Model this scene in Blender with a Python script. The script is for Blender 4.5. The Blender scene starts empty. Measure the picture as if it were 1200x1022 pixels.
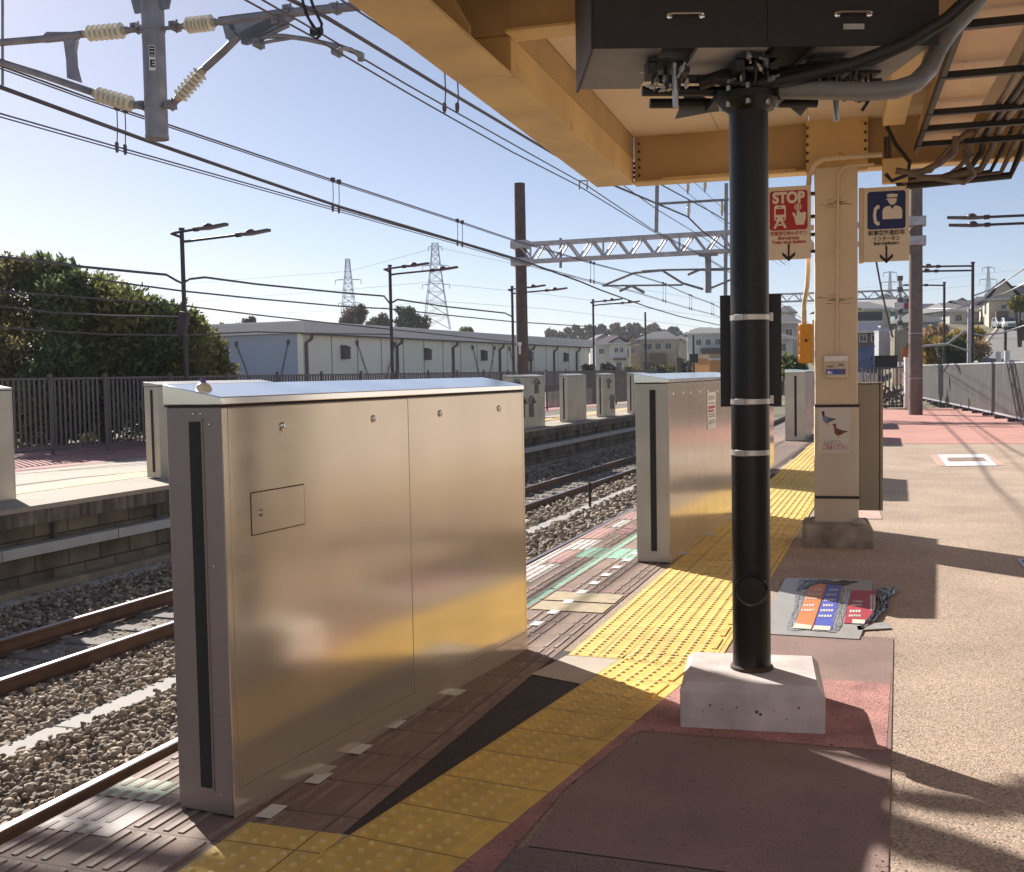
import bpy, math, random
import numpy as np
from mathutils import Vector, Matrix
random.seed(7); rng = np.random.default_rng(7)
S = bpy.context.scene; C = S.collection
R_ = math.radians
# ------------------------------------------------------------------ camera
EYE = 1.5; FPX = 1300.0
RIGHT = Vector((0.91074, 0.4126, -0.01803)); UP = Vector((-0.00651, 0.058, 0.9983)); FWD = Vector((-0.41294, 0.90907, -0.05551))
def ray(px, py): return RIGHT*((px-600)/FPX) - UP*((py-511)/FPX) + FWD
def at(px, py, d):           # point at distance d along the view axis
    return ray(px, py)*d + Vector((0, 0, EYE))
def atz(px, py, z=0.0):      # point on a level plane
    w = ray(px, py); return w*((z-EYE)/w.z) + Vector((0, 0, EYE))
cam = bpy.data.cameras.new('camera'); co = bpy.data.objects.new('camera', cam); C.objects.link(co)
cam.sensor_width = 36; cam.lens = 36*FPX/1200; cam.clip_start = .05; cam.clip_end = 6000
M = Matrix((RIGHT, UP, -FWD)).transposed().to_4x4(); M.translation = (0, 0, EYE); co.matrix_world = M
S.camera = co
# ------------------------------------------------------------------ light
SUN_EL = R_(30.9); SUNV = Vector((-1.40, .91, 1.0)).normalized()
w = bpy.data.worlds.new('World'); S.world = w; w.use_nodes = True
nt = w.node_tree; sky = nt.nodes.new('ShaderNodeTexSky'); sky.sky_type = 'NISHITA'; sky.sun_disc = False
sky.sun_elevation = SUN_EL; sky.sun_rotation = math.atan2(SUNV.x, SUNV.y)
sky.altitude = 50; sky.air_density = .6; sky.dust_density = .3; sky.ozone_density = 1.5
tint = nt.nodes.new('ShaderNodeMix'); tint.data_type = 'RGBA'; tint.blend_type = 'MULTIPLY'; tint.inputs[0].default_value = 1; tint.inputs[7].default_value = (1.09, .98, .91, 1)
bg = nt.nodes['Background']; nt.links.new(sky.outputs[0], tint.inputs[6]); nt.links.new(tint.outputs[2], bg.inputs[0]); bg.inputs[1].default_value = .062
sl = bpy.data.lights.new('sun', 'SUN'); sl.energy = 4.1; sl.angle = R_(.5); sl.color = (1, .95, .88)
so = bpy.data.objects.new('sun', sl); C.objects.link(so); so.rotation_euler = SUNV.to_track_quat('Z', 'Y').to_euler()
S.view_settings.view_transform = 'Standard'; S.view_settings.look = 'None'; S.view_settings.gamma = 1; S.view_settings.exposure = 1.08
S.cycles.max_bounces = 8
# ------------------------------------------------------------------ materials
def srgb(r, g, b): return tuple(((c/255)/12.92 if c/255 <= .04045 else ((c/255+.055)/1.055)**2.4) for c in (r, g, b))
def mat(name, col, rough=.6, metal=0, var=.15, scale=6, bump=0, bscale=80, var2=0, scale2=1, spec=.5, island=0, stretch=None):
    m = bpy.data.materials.new(name); m.use_nodes = True; n = m.node_tree; b = n.nodes['Principled BSDF']
    b.inputs['Roughness'].default_value = rough; b.inputs['Metallic'].default_value = metal
    b.inputs['Specular IOR Level'].default_value = spec
    tc = n.nodes.new('ShaderNodeTexCoord'); src = tc.outputs['Object']
    if stretch:
        mp = n.nodes.new('ShaderNodeMapping'); mp.inputs['Scale'].default_value = stretch
        n.links.new(src, mp.inputs[0]); src = mp.outputs[0]
    def noise(s, det=5):
        t = n.nodes.new('ShaderNodeTexNoise'); t.inputs['Scale'].default_value = s; t.inputs['Detail'].default_value = det
        n.links.new(src, t.inputs['Vector']); return t
    def mixc(fac, a, bcol, link=None):
        x = n.nodes.new('ShaderNodeMix'); x.data_type = 'RGBA'
        n.links.new(fac, x.inputs[0])
        if link: n.links.new(link, x.inputs[6])
        else: x.inputs[6].default_value = (*a, 1)
        x.inputs[7].default_value = (*bcol, 1); return x
    t = noise(scale); mr = n.nodes.new('ShaderNodeMapRange'); mr.inputs[1].default_value = .3; mr.inputs[2].default_value = .7
    n.links.new(t.outputs[0], mr.inputs[0])
    lo = tuple(c*(1-var) for c in col); hi = tuple(min(1, c*(1+var)) for c in col)
    x = mixc(mr.outputs[0], lo, hi); out = x.outputs[2]
    def valmul(fac_out, lo_, hi_, col_out):
        r = n.nodes.new('ShaderNodeMapRange'); r.inputs[1].default_value = .25; r.inputs[2].default_value = .75; r.inputs[3].default_value = lo_; r.inputs[4].default_value = hi_
        n.links.new(fac_out, r.inputs[0]); h = n.nodes.new('ShaderNodeHueSaturation'); n.links.new(r.outputs[0], h.inputs['Value']); n.links.new(col_out, h.inputs['Color']); return h.outputs[0]
    if var2: out = valmul(noise(scale2, 3).outputs[0], 1-var2, 1+var2, out)
    if island:
        g = n.nodes.new('ShaderNodeNewGeometry'); r = n.nodes.new('ShaderNodeMapRange'); r.inputs[3].default_value = 1-island; r.inputs[4].default_value = 1+island
        n.links.new(g.outputs['Random Per Island'], r.inputs[0]); h = n.nodes.new('ShaderNodeHueSaturation'); n.links.new(r.outputs[0], h.inputs['Value']); n.links.new(out, h.inputs['Color'])
        out = h.outputs[0]
    n.links.new(out, b.inputs['Base Color'])
    if rough < .95 and rough > .02:
        rr = n.nodes.new('ShaderNodeMapRange'); rr.inputs[3].default_value = rough*.85; rr.inputs[4].default_value = min(1, rough*1.15)
        n.links.new(t.outputs[0], rr.inputs[0]); n.links.new(rr.outputs[0], b.inputs['Roughness'])
    if bump:
        t2 = noise(bscale, 4); bp = n.nodes.new('ShaderNodeBump'); bp.inputs['Strength'].default_value = bump; bp.inputs['Distance'].default_value = .01
        n.links.new(t2.outputs[0], bp.inputs['Height']); n.links.new(bp.outputs[0], b.inputs['Normal'])
    m['_out'] = 0
    return m
def speckle(m, scale, dark, light, amt=.5, bump=.5, dens=.5):
    """adds stone-chip speckle (voronoi cells coloured at random) over the base colour"""
    n = m.node_tree; b = n.nodes['Principled BSDF']; old = b.inputs['Base Color'].links[0].from_socket
    tc = n.nodes.new('ShaderNodeTexCoord'); v = n.nodes.new('ShaderNodeTexVoronoi'); v.inputs['Scale'].default_value = scale
    n.links.new(tc.outputs['Object'], v.inputs['Vector'])
    sx = n.nodes.new('ShaderNodeSeparateColor'); n.links.new(v.outputs['Color'], sx.inputs[0])
    cr = n.nodes.new('ShaderNodeValToRGB'); e = cr.color_ramp.elements
    e[0].position = 0; e[0].color = (*dark, 1); e[1].position = 1; e[1].color = (*light, 1)
    k = cr.color_ramp.elements.new(.28*dens*2); k.color = (.5, .5, .5, 1); k = cr.color_ramp.elements.new(.75); k.color = (.5, .5, .5, 1)
    n.links.new(sx.outputs[0], cr.inputs[0])
    x = n.nodes.new('ShaderNodeMix'); x.data_type = 'RGBA'; x.blend_type = 'OVERLAY'; x.inputs[0].default_value = amt
    n.links.new(old, x.inputs[6]); n.links.new(cr.outputs[0], x.inputs[7]); n.links.new(x.outputs[2], b.inputs['Base Color'])
    if bump:
        bp = n.nodes.new('ShaderNodeBump'); bp.inputs['Strength'].default_value = bump; bp.inputs['Distance'].default_value = .006
        n.links.new(v.outputs['Distance'], bp.inputs['Height']); bp.invert = True; n.links.new(bp.outputs[0], b.inputs['Normal'])
    return m
def bricks(m, bw, bh, gap=.02, dark=.35, plane='XY', offset=.5, bump=.4, rowvar=.12):
    """darkens joints of a running bond; plane picks the two object axes"""
    n = m.node_tree; b = n.nodes['Principled BSDF']; old = b.inputs['Base Color'].links[0].from_socket
    tc = n.nodes.new('ShaderNodeTexCoord'); sp = n.nodes.new('ShaderNodeSeparateXYZ'); cb = n.nodes.new('ShaderNodeCombineXYZ')
    n.links.new(tc.outputs['Object'], sp.inputs[0])
    n.links.new(sp.outputs['XYZ'.index(plane[0])], cb.inputs[0]); n.links.new(sp.outputs['XYZ'.index(plane[1])], cb.inputs[1])
    t = n.nodes.new('ShaderNodeTexBrick'); t.offset = offset; t.inputs['Scale'].default_value = 1; t.inputs['Brick Width'].default_value = bw; t.inputs['Row Height'].default_value = bh
    t.inputs['Mortar Size'].default_value = gap; t.inputs['Color1'].default_value = (1+rowvar,)*3+(1,); t.inputs['Color2'].default_value = (1-rowvar,)*3+(1,); t.inputs['Mortar'].default_value = (dark,)*3+(1,)
    n.links.new(cb.outputs[0], t.inputs[0])
    x = n.nodes.new('ShaderNodeMix'); x.data_type = 'RGBA'; x.blend_type = 'MULTIPLY'; x.inputs[0].default_value = 1
    n.links.new(old, x.inputs[6]); n.links.new(t.outputs[0], x.inputs[7]); n.links.new(x.outputs[2], b.inputs['Base Color'])
    return m
# ------------------------------------------------------------------ mesh helpers
class MB:
    def __init__(s): s.v = []; s.f = []
    def add(s, vs, fs):
        o = len(s.v); s.v += [tuple(p) for p in vs]; s.f += [tuple(i+o for i in q) for q in fs]; return s
    def bx(s, x0, x1, y0, y1, z0, z1, T=None):
        x0, x1 = min(x0, x1), max(x0, x1); y0, y1 = min(y0, y1), max(y0, y1); z0, z1 = min(z0, z1), max(z0, z1)
        vs = [Vector(p) for p in ((x0,y0,z0),(x1,y0,z0),(x1,y1,z0),(x0,y1,z0),(x0,y0,z1),(x1,y0,z1),(x1,y1,z1),(x0,y1,z1))]
        if T is not None: vs = [T @ p for p in vs]
        return s.add(vs, [(0,3,2,1),(4,5,6,7),(0,1,5,4),(1,2,6,5),(2,3,7,6),(3,0,4,7)])
    def cyl(s, p0, p1, r0, r1=None, n=12, cap=True):
        return s.tube([p0, p1], [r0, r0 if r1 is None else r1], n, cap)
    def tube(s, pts, r, n=8, cap=True):
        pts = [Vector(p) for p in pts]; k = len(pts); rs = r if isinstance(r, (list, tuple)) else [r]*k
        vs = []; ref = None
        for i, p in enumerate(pts):
            t = (pts[min(i+1, k-1)] - pts[max(i-1, 0)]).normalized()
            if ref is None: ref = Vector((0,0,1)) if abs(t.z) < .9 else Vector((1,0,0))
            a = (ref - t*ref.dot(t)).normalized(); b = t.cross(a); ref = a
            for j in range(n):
                q = 2*math.pi*j/n; vs.append(p + (a*math.cos(q)+b*math.sin(q))*rs[i])
        fs = [(i*n+j, i*n+(j+1) % n, (i+1)*n+(j+1) % n, (i+1)*n+j) for i in range(k-1) for j in range(n)]
        if cap: fs += [tuple(range(n))[::-1], tuple((k-1)*n+j for j in range(n))]
        return s.add(vs, fs)
    def ext(s, poly, vec):        # planar polygon of 3d points pushed along vec
        poly = [Vector(p) for p in poly]; vec = Vector(vec); n = len(poly)
        nn = Vector((0,0,0))
        for i in range(n): nn += poly[i].cross(poly[(i+1) % n])
        if nn.dot(vec) > 0: poly = poly[::-1]
        vs = poly + [p+vec for p in poly]
        return s.add(vs, [tuple(range(n)), tuple(range(2*n-1, n-1, -1))] + [(i+n, (i+1) % n+n, (i+1) % n, i) for i in range(n)])
    def lathe(s, prof, c=(0,0,0), n=16, axis=(0,0,1)):
        t = Vector(axis).normalized(); a = (Vector((1,0,0)) if abs(t.x) < .9 else Vector((0,1,0))); a = (a - t*a.dot(t)).normalized(); b = t.cross(a); c = Vector(c)
        vs = [c + t*z + (a*math.cos(2*math.pi*j/n)+b*math.sin(2*math.pi*j/n))*r for r, z in prof for j in range(n)]
        k = len(prof); fs = [(i*n+j, i*n+(j+1) % n, (i+1)*n+(j+1) % n, (i+1)*n+j) for i in range(k-1) for j in range(n)]
        fs += [tuple(range(n))[::-1], tuple((k-1)*n+j for j in range(n))]
        return s.add(vs, fs)
    def sheet(s, poly, z): return s.add([(x, y, z) for x, y in poly], [tuple(range(len(poly)))])
    def each(s, name, m, parent, **k):      # one object per connected piece
        n = len(s.v); pa = list(range(n))
        def fd(i):
            while pa[i] != i: pa[i] = pa[pa[i]]; i = pa[i]
            return i
        for f in s.f:
            for j in f[1:]: pa[fd(j)] = fd(f[0])
        g = {}
        for f in s.f: g.setdefault(fd(f[0]), []).append(f)
        for fs in g.values():
            ids = sorted({i for f in fs for i in f}); mp = {i: k_ for k_, i in enumerate(ids)}; b = MB(); b.v = [s.v[i] for i in ids]; b.f = [tuple(mp[i] for i in f) for f in fs]; b.build(name, m, parent, **k)
    def build(s, name, m, parent=None, smooth=35, bevel=0, origin=None, segs=2):
        me = bpy.data.meshes.new(name); me.from_pydata(s.v if origin is None else [(x-origin[0], y-origin[1], z-origin[2]) for x, y, z in s.v], [], s.f); me.validate(); me.update()
        o = bpy.data.objects.new(name, me); C.objects.link(o)
        me.materials.append(m)
        if smooth: me.shade_smooth(); me.set_sharp_from_angle(angle=R_(smooth))
        if origin is not None: o.location = origin
        if parent is not None: o.parent = parent
        if bevel:
            b = o.modifiers.new('bevel', 'BEVEL'); b.width = bevel; b.segments = segs; b.limit_method = 'ANGLE'; b.angle_limit = R_(40)
        return o
def tag(o, label, cat, group=None, kind=None):
    if label: o['label'] = label
    if cat: o['category'] = cat
    if group: o['group'] = group
    if kind: o['kind'] = kind
    return o
def thing(name, label, cat, loc=(0,0,0), rz=0, group=None):
    o = bpy.data.objects.new(name, None); C.objects.link(o); o.location = loc; o.rotation_euler = (0, 0, rz); o.empty_display_size = .1
    return tag(o, label, cat, group)
def single(name, mb, m, label, cat, group=None, **k):
    xs, ys, zs = zip(*mb.v); org = ((min(xs)+max(xs))/2, (min(ys)+max(ys))/2, min(zs))
    return tag(mb.build(name, m, None, origin=org, **k), label, cat, group)
def struct(name, mb, m, **k):
    o = mb.build(name, m, **k); o['kind'] = 'structure'; return o
def copy_tree(o, parent=None):
    c = o.copy(); C.objects.link(c); c.parent = parent
    for ch in o.children: copy_tree(ch, c)
    return c
def text(body, size, T, m, name, parent, depth=.0012, bold=0, width=None, align='CENTER'):
    """lettering as a real mesh; T places its local XY plane"""
    c = bpy.data.curves.new('lettering', 'FONT'); c.body = body; c.size = size; c.align_x = align; c.align_y = 'CENTER'; c.extrude = depth; c.offset = bold
    o = bpy.data.objects.new('lettering', c); C.objects.link(o); bpy.context.view_layer.update()
    me = bpy.data.meshes.new_from_object(o.evaluated_get(bpy.context.evaluated_depsgraph_get())); bpy.data.objects.remove(o)
    if width:
        xs = [v.co.x for v in me.vertices]; k = width/(max(xs)-min(xs)); me.transform(Matrix.Diagonal((k, 1, 1, 1)))
    me.transform(T); me.materials.clear(); me.materials.append(m)
    r = bpy.data.objects.new(name, me); C.objects.link(r); r.parent = parent; return r
def np_mesh(name, V, F, m, smooth=False):
    me = bpy.data.meshes.new(name); nv, nf, k = len(V), len(F), F.shape[1]
    me.vertices.add(nv); me.vertices.foreach_set('co', np.ascontiguousarray(V, dtype=np.float32).ravel())
    me.loops.add(nf*k); me.loops.foreach_set('vertex_index', np.ascontiguousarray(F, dtype=np.int32).ravel())
    me.polygons.add(nf); me.polygons.foreach_set('loop_start', np.arange(nf, dtype=np.int32)*k)
    me.update(calc_edges=True); me.validate(); me.materials.append(m)
    if smooth: me.shade_smooth()
    o = bpy.data.objects.new(name, me); C.objects.link(o); return o
def leaves(centres, radii, n, size, flat=.5, aspect=2.2, shell=.45):
    """leaf blades scattered through ellipsoid clumps -> V, F(4)"""
    centres = np.array(centres, float); radii = np.array(radii, float)
    wts = (radii.prod(1))**(2/3); k = rng.choice(len(centres), n, p=wts/wts.sum())
    d = rng.normal(size=(n, 3)); d /= np.linalg.norm(d, axis=1)[:, None]
    rr = (shell + (1-shell)*rng.random(n)**.6)*(.85+.3*rng.random(n))
    P = centres[k] + d*radii[k]*rr[:, None]
    t = d + rng.normal(size=(n, 3))*.7 + np.array([0, 0, .35]); t /= np.linalg.norm(t, axis=1)[:, None]
    s_ = np.cross(t, rng.normal(size=(n, 3))); s_ /= np.linalg.norm(s_, axis=1)[:, None]
    L = size*(.6+.8*rng.random(n))[:, None]; Wd = L/aspect
    V = np.stack([P - t*L*.5, P + s_*Wd*.5 + t*L*.05, P + t*L*.5, P - s_*Wd*.5 + t*L*.05], 1).reshape(-1, 3)
    F = np.arange(n*4).reshape(n, 4); return V, F
# ================================================================== SETTING
PA = math.atan(.09)                      # the near platform lies turned 5 degrees from the world axes
def PL(x, y): c, s = math.cos(PA), math.sin(PA); return (x*c + y*s, -x*s + y*c)     # world -> platform frame
def PW(X, Y): c, s = math.cos(PA), math.sin(PA); return (X*c - Y*s, X*s + Y*c)      # platform frame -> world
FA = math.atan(.057)                     # far platform and far track
def FL(x, y): c, s = math.cos(FA), math.sin(FA); return (x*c + y*s, -x*s + y*c)
def FW(X, Y): c, s = math.cos(FA), math.sin(FA); return (X*c - Y*s, X*s + Y*c)
def sm(a, b, t): t = min(1, max(0, (t-a)/(b-a))); return t*t*(3-2*t)
def height(x, y):
    d = x*FWD.x + y*FWD.y; lat = x*RIGHT.x + y*RIGHT.y; q = lat/max(d, 5)
    cx = -7.4 - .06*y - .0011*max(0, y-40)**2
    base = -1.45 + 1.2*sm(5.5, 9, abs(x-cx)) if y < 130 else -.25
    if d < 43: return base
    k = .014 + .079*sm(.28, .36, q)
    return base + k*(min(d, 138)-43) + .012*max(0, min(d, 420)-190)
def hit(px, py):
    w = ray(px, py); d = 30.0
    while d < 900:
        p = w*d + Vector((0, 0, EYE))
        if p.z <= height(p.x, p.y): return p
        d *= 1.004
    return w*400 + Vector((0, 0, EYE))
m_soil = mat('soil', (.17, .15, .085), .95, var=.35, scale=.6, bump=.3, bscale=8, var2=.3, scale2=.05)
m_asph = speckle(mat('tan_asphalt', (.43, .325, .245), .9, var=.12, scale=1.4, var2=.14, scale2=.35), 150, (.04, .03, .03), (.95, .92, .88), .68, .4, .5)
m_asph2 = speckle(speckle(mat('smooth_asphalt', (.30, .20, .17), .9, var=.14, scale=3, var2=.16, scale2=.9, bump=.1), 230, (.1, .08, .07), (.8, .75, .7), .4, .3, .35), 75, (.05, .04, .04), (.52, .51, .5), .4, 0, .03)
m_asph3 = speckle(mat('brown_asphalt', (.24, .175, .155), .9, var=.15, scale=3, var2=.15, scale2=.7), 210, (.05, .04, .04), (.95, .92, .9), .55, .5, .45)
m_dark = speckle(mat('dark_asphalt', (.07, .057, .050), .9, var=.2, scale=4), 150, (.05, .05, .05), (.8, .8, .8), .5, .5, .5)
m_pink = speckle(mat('pink_paving', (.56, .285, .23), .9, var=.1, scale=2, var2=.12, scale2=.3), 120, (.2, .1, .1), (.8, .7, .65), .35, .3, .3)
m_red = speckle(mat('worn_red_paving', (.44, .22, .195), .9, var=.25, scale=5, var2=.25, scale2=1.5), 120, (.1, .08, .08), (.8, .7, .65), .5, .4, .4)
m_conc = mat('concrete', (.42, .39, .35), .85, var=.15, scale=5, bump=.25, bscale=70, var2=.1, scale2=1)
m_concL = mat('pale_concrete', (.55, .47, .38), .85, var=.12, scale=3, bump=.2, bscale=70, var2=.1, scale2=.5)
m_tile = bricks(speckle(mat('brown_tile', (.275, .19, .145), .8, var=.18, scale=3, var2=.15, scale2=.7), 160, (.1, .08, .07), (.8, .75, .7), .3, .15, .3), .3, .3, .004, .45, 'XY', 0, rowvar=.08)
m_bar = mat('worn_tile_rib', (.31, .23, .185), .7, var=.3, scale=8)
m_yel = bricks(mat('yellow_tactile', (.80, .53, .14), .75, var=.12, scale=9, var2=.12, scale2=1.2, bump=.1), .3, .3, .0035, .35, 'XY', 0, rowvar=.04)
m_white = mat('white_paint', (.8, .78, .75), .6, var=.08, scale=20)
m_green = mat('green_paint', (.25, .5, .36), .7, var=.25, scale=25)
m_greenw = mat('worn_green_paint', (.42, .47, .33), .7, var=.25, scale=25)
m_pinkp = mat('pink_paint', (.5, .25, .23), .7, var=.25, scale=25)
m_whitep = mat('scuffed_white_paint', (.68, .62, .58), .7, var=.25, scale=22)
m_cream = mat('cream_tile_paint', (.5, .4, .25), .7, var=.15, scale=20)
m_ballast = speckle(mat('ballast_bed', (.22, .185, .15), .95, var=.3, scale=5, bump=.8, bscale=25), 28, (.02, .02, .02), (.9, .85, .8), .8, 1, .5)
# terrain as one sheet to the horizon
def grid():
    xs = [-800, -600, -400, -300] + list(range(-240, -60, 12)) + list(np.arange(-60, 45, 1.5)) + list(range(45, 160, 12)) + [200, 300, 500, 800]
    ys = [-150, -120, -60] + list(np.arange(-40, 130, 3.0)) + list(range(130, 260, 10)) + [280, 320, 380, 460, 600, 1000]
    V = [(x, y, height(x, y)) for y in ys for x in xs]; nx = len(xs)
    F = [(j*nx+i, j*nx+i+1, (j+1)*nx+i+1, (j+1)*nx+i) for j in range(len(ys)-1) for i in range(nx-1)]
    b = MB(); b.add(V, F); struct('ground', b, m_soil)
grid()
psheet_ = MB(); psheet_.sheet([(-36, 36), (-21.5, 33), (-18.6, 60), (-20, 105), (-37, 105)], -.12); struct('bounce_yard', psheet_, mat('pale_bounce_ground', (.78, .70, .58), .9, var=.1, scale=.5), smooth=0)  # pale ground added to throw sunlight back onto the warehouse wall
# near platform
b = MB(); b.bx(-2.65, 4.6, -16, 43, -1.35, -.16); o = struct('platform_wall', b, bricks(mat('platform_block', (.2, .18, .15), .9, var=.3, scale=3), .6, .3, .012, .3, 'YZ')); o.rotation_euler.z = PA
b = MB(); b.bx(-2.75, 4.6, -16, 43, -.155, 0); o = struct('platform', b, m_asph); o.rotation_euler.z = PA
def psheet(name, m, polys, z=.004, frame='P'):
    b = MB()
    for p in polys: b.sheet(p, z)
    o = struct(name, b, m, smooth=0)
    if frame == 'P': o.rotation_euler.z = PA
    return o
rect = lambda x0, x1, y0, y1: [(x0, y0), (x1, y0), (x1, y1), (x0, y1)]
psheet('pink_pavement', m_pink, [rect(-.98, 4.5, 23.1, 43)])
psheet('pavement_repair', m_asph2, [rect(-1.12, -.03, 3.26, 6.42)], .0045)
psheet('pavement_repair', m_asph3, [rect(-1.3, -.03, 0, 3.25)], .0045)
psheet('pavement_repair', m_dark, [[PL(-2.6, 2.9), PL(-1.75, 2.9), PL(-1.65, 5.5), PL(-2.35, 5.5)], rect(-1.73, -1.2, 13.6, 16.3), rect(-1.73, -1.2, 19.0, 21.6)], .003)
psheet('pavement_repair', m_red, [[PL(-1.55, 2), PL(-1.36, 2), PL(-1.47, 3.66), PL(-1.42, 4.36), PL(-.45, 4.47), PL(-.53, 5.45), PL(-1.44, 5.35), PL(-1.55, 4.3)]], .006)
psheet('pavement_repair', m_concL, [[PL(-2.19, 5.0), PL(-1.8, 4.9), PL(-1.8, 5.6), PL(-2.16, 5.4)]], .006)
psheet('pavement_joint', m_conc, [[PL(-2.06, 1.6), PL(-1.92, 1.6), PL(-1.93, 3.0), PL(-2.02, 3.0)]], .0065)
psheet('pavement_edge_tiles', m_tile, [rect(-2.75, -1.725, -6, 43)], .005)
# raised ribs of the edge tiles
b = MB()
for j in range(4, 42):
    for k in range(17):
        X = -2.72 + .0585*k
        if k % 5 == 4: continue
        b.bx(X, X+.02, .3*j+.018, .3*j+.282, .004, .0095)
for j in range(42, 75):
    for k in range(0, 17, 1):
        X = -2.72 + .0585*k; b.bx(X, X+.018, .3*j+.018, .3*j+.282, .004, .0085)
o = struct('pavement_edge_ribs', b, m_bar, smooth=0); o.rotation_euler.z = PA
zp = .0076
psheet('green_pavement_marking', m_green, [rect(-2.32, -2.24, 3.2, 12), ], zp)
psheet('green_pavement_marking', m_greenw, [rect(-2.74, -2.5, 3.22, 3.40)], zp)
psheet('green_pavement_marking', m_green, [rect(-2.5, -2.325, 8.62, 9.12), rect(-2.235, -2.02, 8.62, 9.12)], zp)
psheet('pink_pavement_marking', m_pinkp, [rect(-2.45, -1.73, 7.28, 7.31), rect(-2.66, -2.51, 8.35, 8.92), rect(-2.74, -2.56, 9.62, 10.3), rect(-2.72, -2.5, 11, 11.6), rect(-2.5, -2.36, 10.0, 10.6)], zp)
psheet('white_pavement_marking', m_whitep, [rect(-2.74, -2.6, 6.6, 8.2), rect(-2.6, -2.5, 7.5, 8.25), rect(-2.74, -2.67, 8.2, 9.0), rect(-2.72, -2.5, 9.0, 9.55), rect(-2.64, -2.56, 10.4, 10.9), ], zp)
psheet('white_pavement_marking', mat('worn_white_paint', (.46, .40, .36), .7, var=.3, scale=14), [rect(-2.74, -2.45, 2.92, 3.2)], zp)
psheet('cream_pavement_marking', m_cream, [rect(-2.22, -1.74, 6.62, 6.88), rect(-2.22, -1.74, 6.92, 7.2)], .0100)
b = MB()
for k in range(18):
    if k in (6, 7): continue
    b.sheet(rect(-2.075, -2.012, 3.2+.331*k, 3.315+.331*k), .0115)
o = struct('white_square_marking', b, m_white, smooth=0); o.rotation_euler.z = PA
# tactile paving with real studs
m_yelw = mat('worn_lit_yellow_stud', (.86, .66, .30), .6, var=.25, scale=12)  # wear and bright highlights both painted into the stud tops
def tactile(name, loc, rz, rects, z0=.008, bar=None, m=None):
    b = MB()
    for (x0, x1, y0, y1) in rects: b.bx(x0, x1, y0, y1, .001, z0)
    ring = [(math.cos(2*math.pi*k/8), math.sin(2*math.pi*k/8)) for k in range(8)]
    for (x0, x1, y0, y1) in rects:
        nx = int((x1-x0-.02-(.1 if bar and x1 > bar else 0))/.06); ny = int((y1-y0)/.06)
        for j in range(ny):
            for i in range(nx):
                cx, cy = x0+.035+i*((x1-x0-.07-(.085 if bar and x1 > bar else 0))/max(1, nx-1)), y0+.03+j*.06
                vs = [(cx+a*.0165, cy+c*.0165, z0) for a, c in ring] + [(cx+a*.010, cy+c*.010, z0+.006) for a, c in ring]
                b.add(vs, [(k, (k+1) % 8, 8+(k+1) % 8, 8+k) for k in range(8)] + [tuple(range(8, 16))])
        if bar and x1 > bar:
            for j in range(int((y1-y0)/.3)): b.bx(x1-.075, x1-.05, y0+.3*j+.03, y0+.3*j+.27, z0-.001, z0+.006)
    o = struct(name, b, m or m_yel, smooth=50); o.data.materials.append(m_yelw)
    for p in o.data.polygons:
        if len(p.vertices) == 8: p.material_index = 1
    o.location = (*loc, 0); o.rotation_euler.z = rz; return o
tactile('tactile_pavement', (-1.985, 2.70, 0)[:2], -R_(2.4), [(.0, .44, -.6, 2.97)], bar=.3, m=bricks(mat('yellow_tactile_plain', (.80, .53, .125), .75, var=.14, scale=9, var2=.14, scale2=1.2, bump=.1), 4, .3, .0035, .35, 'XY', 0, rowvar=.05))
tactile('tactile_pavement', (0, 0), PA, [(-2.065, -1.712, 1.55, 3.15)], z0=.0125)
tactile('tactile_pavement', (0, 0), PA, [(-1.66, -1.36, 5.58, 24)])
tactile('tactile_pavement', (0, 0), PA, [(-1.355, -.875, 5.56, 24)], z0=.010, bar=-1.2)
# ---------------------------------------------------------------- far platform
m_farblk = bricks(mat('stained_block', (.19, .165, .125), .95, var=.4, scale=2.2, var2=.3, scale2=.7, bump=.3, bscale=30), .58, .22, .012, .35, 'YZ', .5, rowvar=.2)
m_cop = mat('stained_coping', (.15, .125, .1), .95, var=.6, scale=3.5, var2=.5, scale2=1.1, bump=.4, bscale=40, stretch=(1, 3, .6))
m_fptop = mat('tan_platform_slab', (.42, .355, .285), .9, var=.12, scale=3, var2=.12, scale2=.5, bump=.15)  # light tan concrete top of the far platform
FE = -10.36
def fstruct(name, boxes, m, **k):
    b = MB()
    for q in boxes: b.bx(*q)
    o = struct(name, b, m, **k); o.rotation_euler.z = FA; return o
fstruct('far_platform_wall', [(-20, FE-.25, -6, 62, -1.35, -.24)], m_farblk)
fstruct('far_platform_coping', [(-11.2, FE, -6, 62, -.235, -.003)], m_cop)
fstruct('far_platform', [(-20, FE+.012, -6, 62, -.06, 0.0)], m_fptop)
fstruct('far_platform_ledge', [(FE-.25, FE-.02, -6, 62, -1.35, -1.0), ], mat('ledge_concrete', (.34, .29, .21), .9, var=.25, scale=2, var2=.2))
b = MB()
for k in range(48): b.bx(FE+.05, FE+.24, -4+1.3*k, -4+1.3*k+1.285, -1.4, -1.08+.01*math.sin(k*2.1))
o = struct('kerb', b, mat('kerb_block', (.5, .47, .43), .9, var=.2, scale=3)); o.rotation_euler.z = FA
psh = lambda name, m, polys, z: setattr(psheet(name, m, polys, z, 'F'), 'rotation_euler', (0, 0, FA))
psh('far_pavement_paving', m_red, [rect(-20, -14.6, -6, 62)], .004)
m_paleyel = bricks(mat('faded_tactile', (.58, .42, .17), .8, var=.25, scale=14), .06, .06, .016, 1.25, 'XY', 0)
psh('far_tactile_pavement', m_paleyel, [rect(-12.35, -11.65, -6, 62)], .005)
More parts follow.
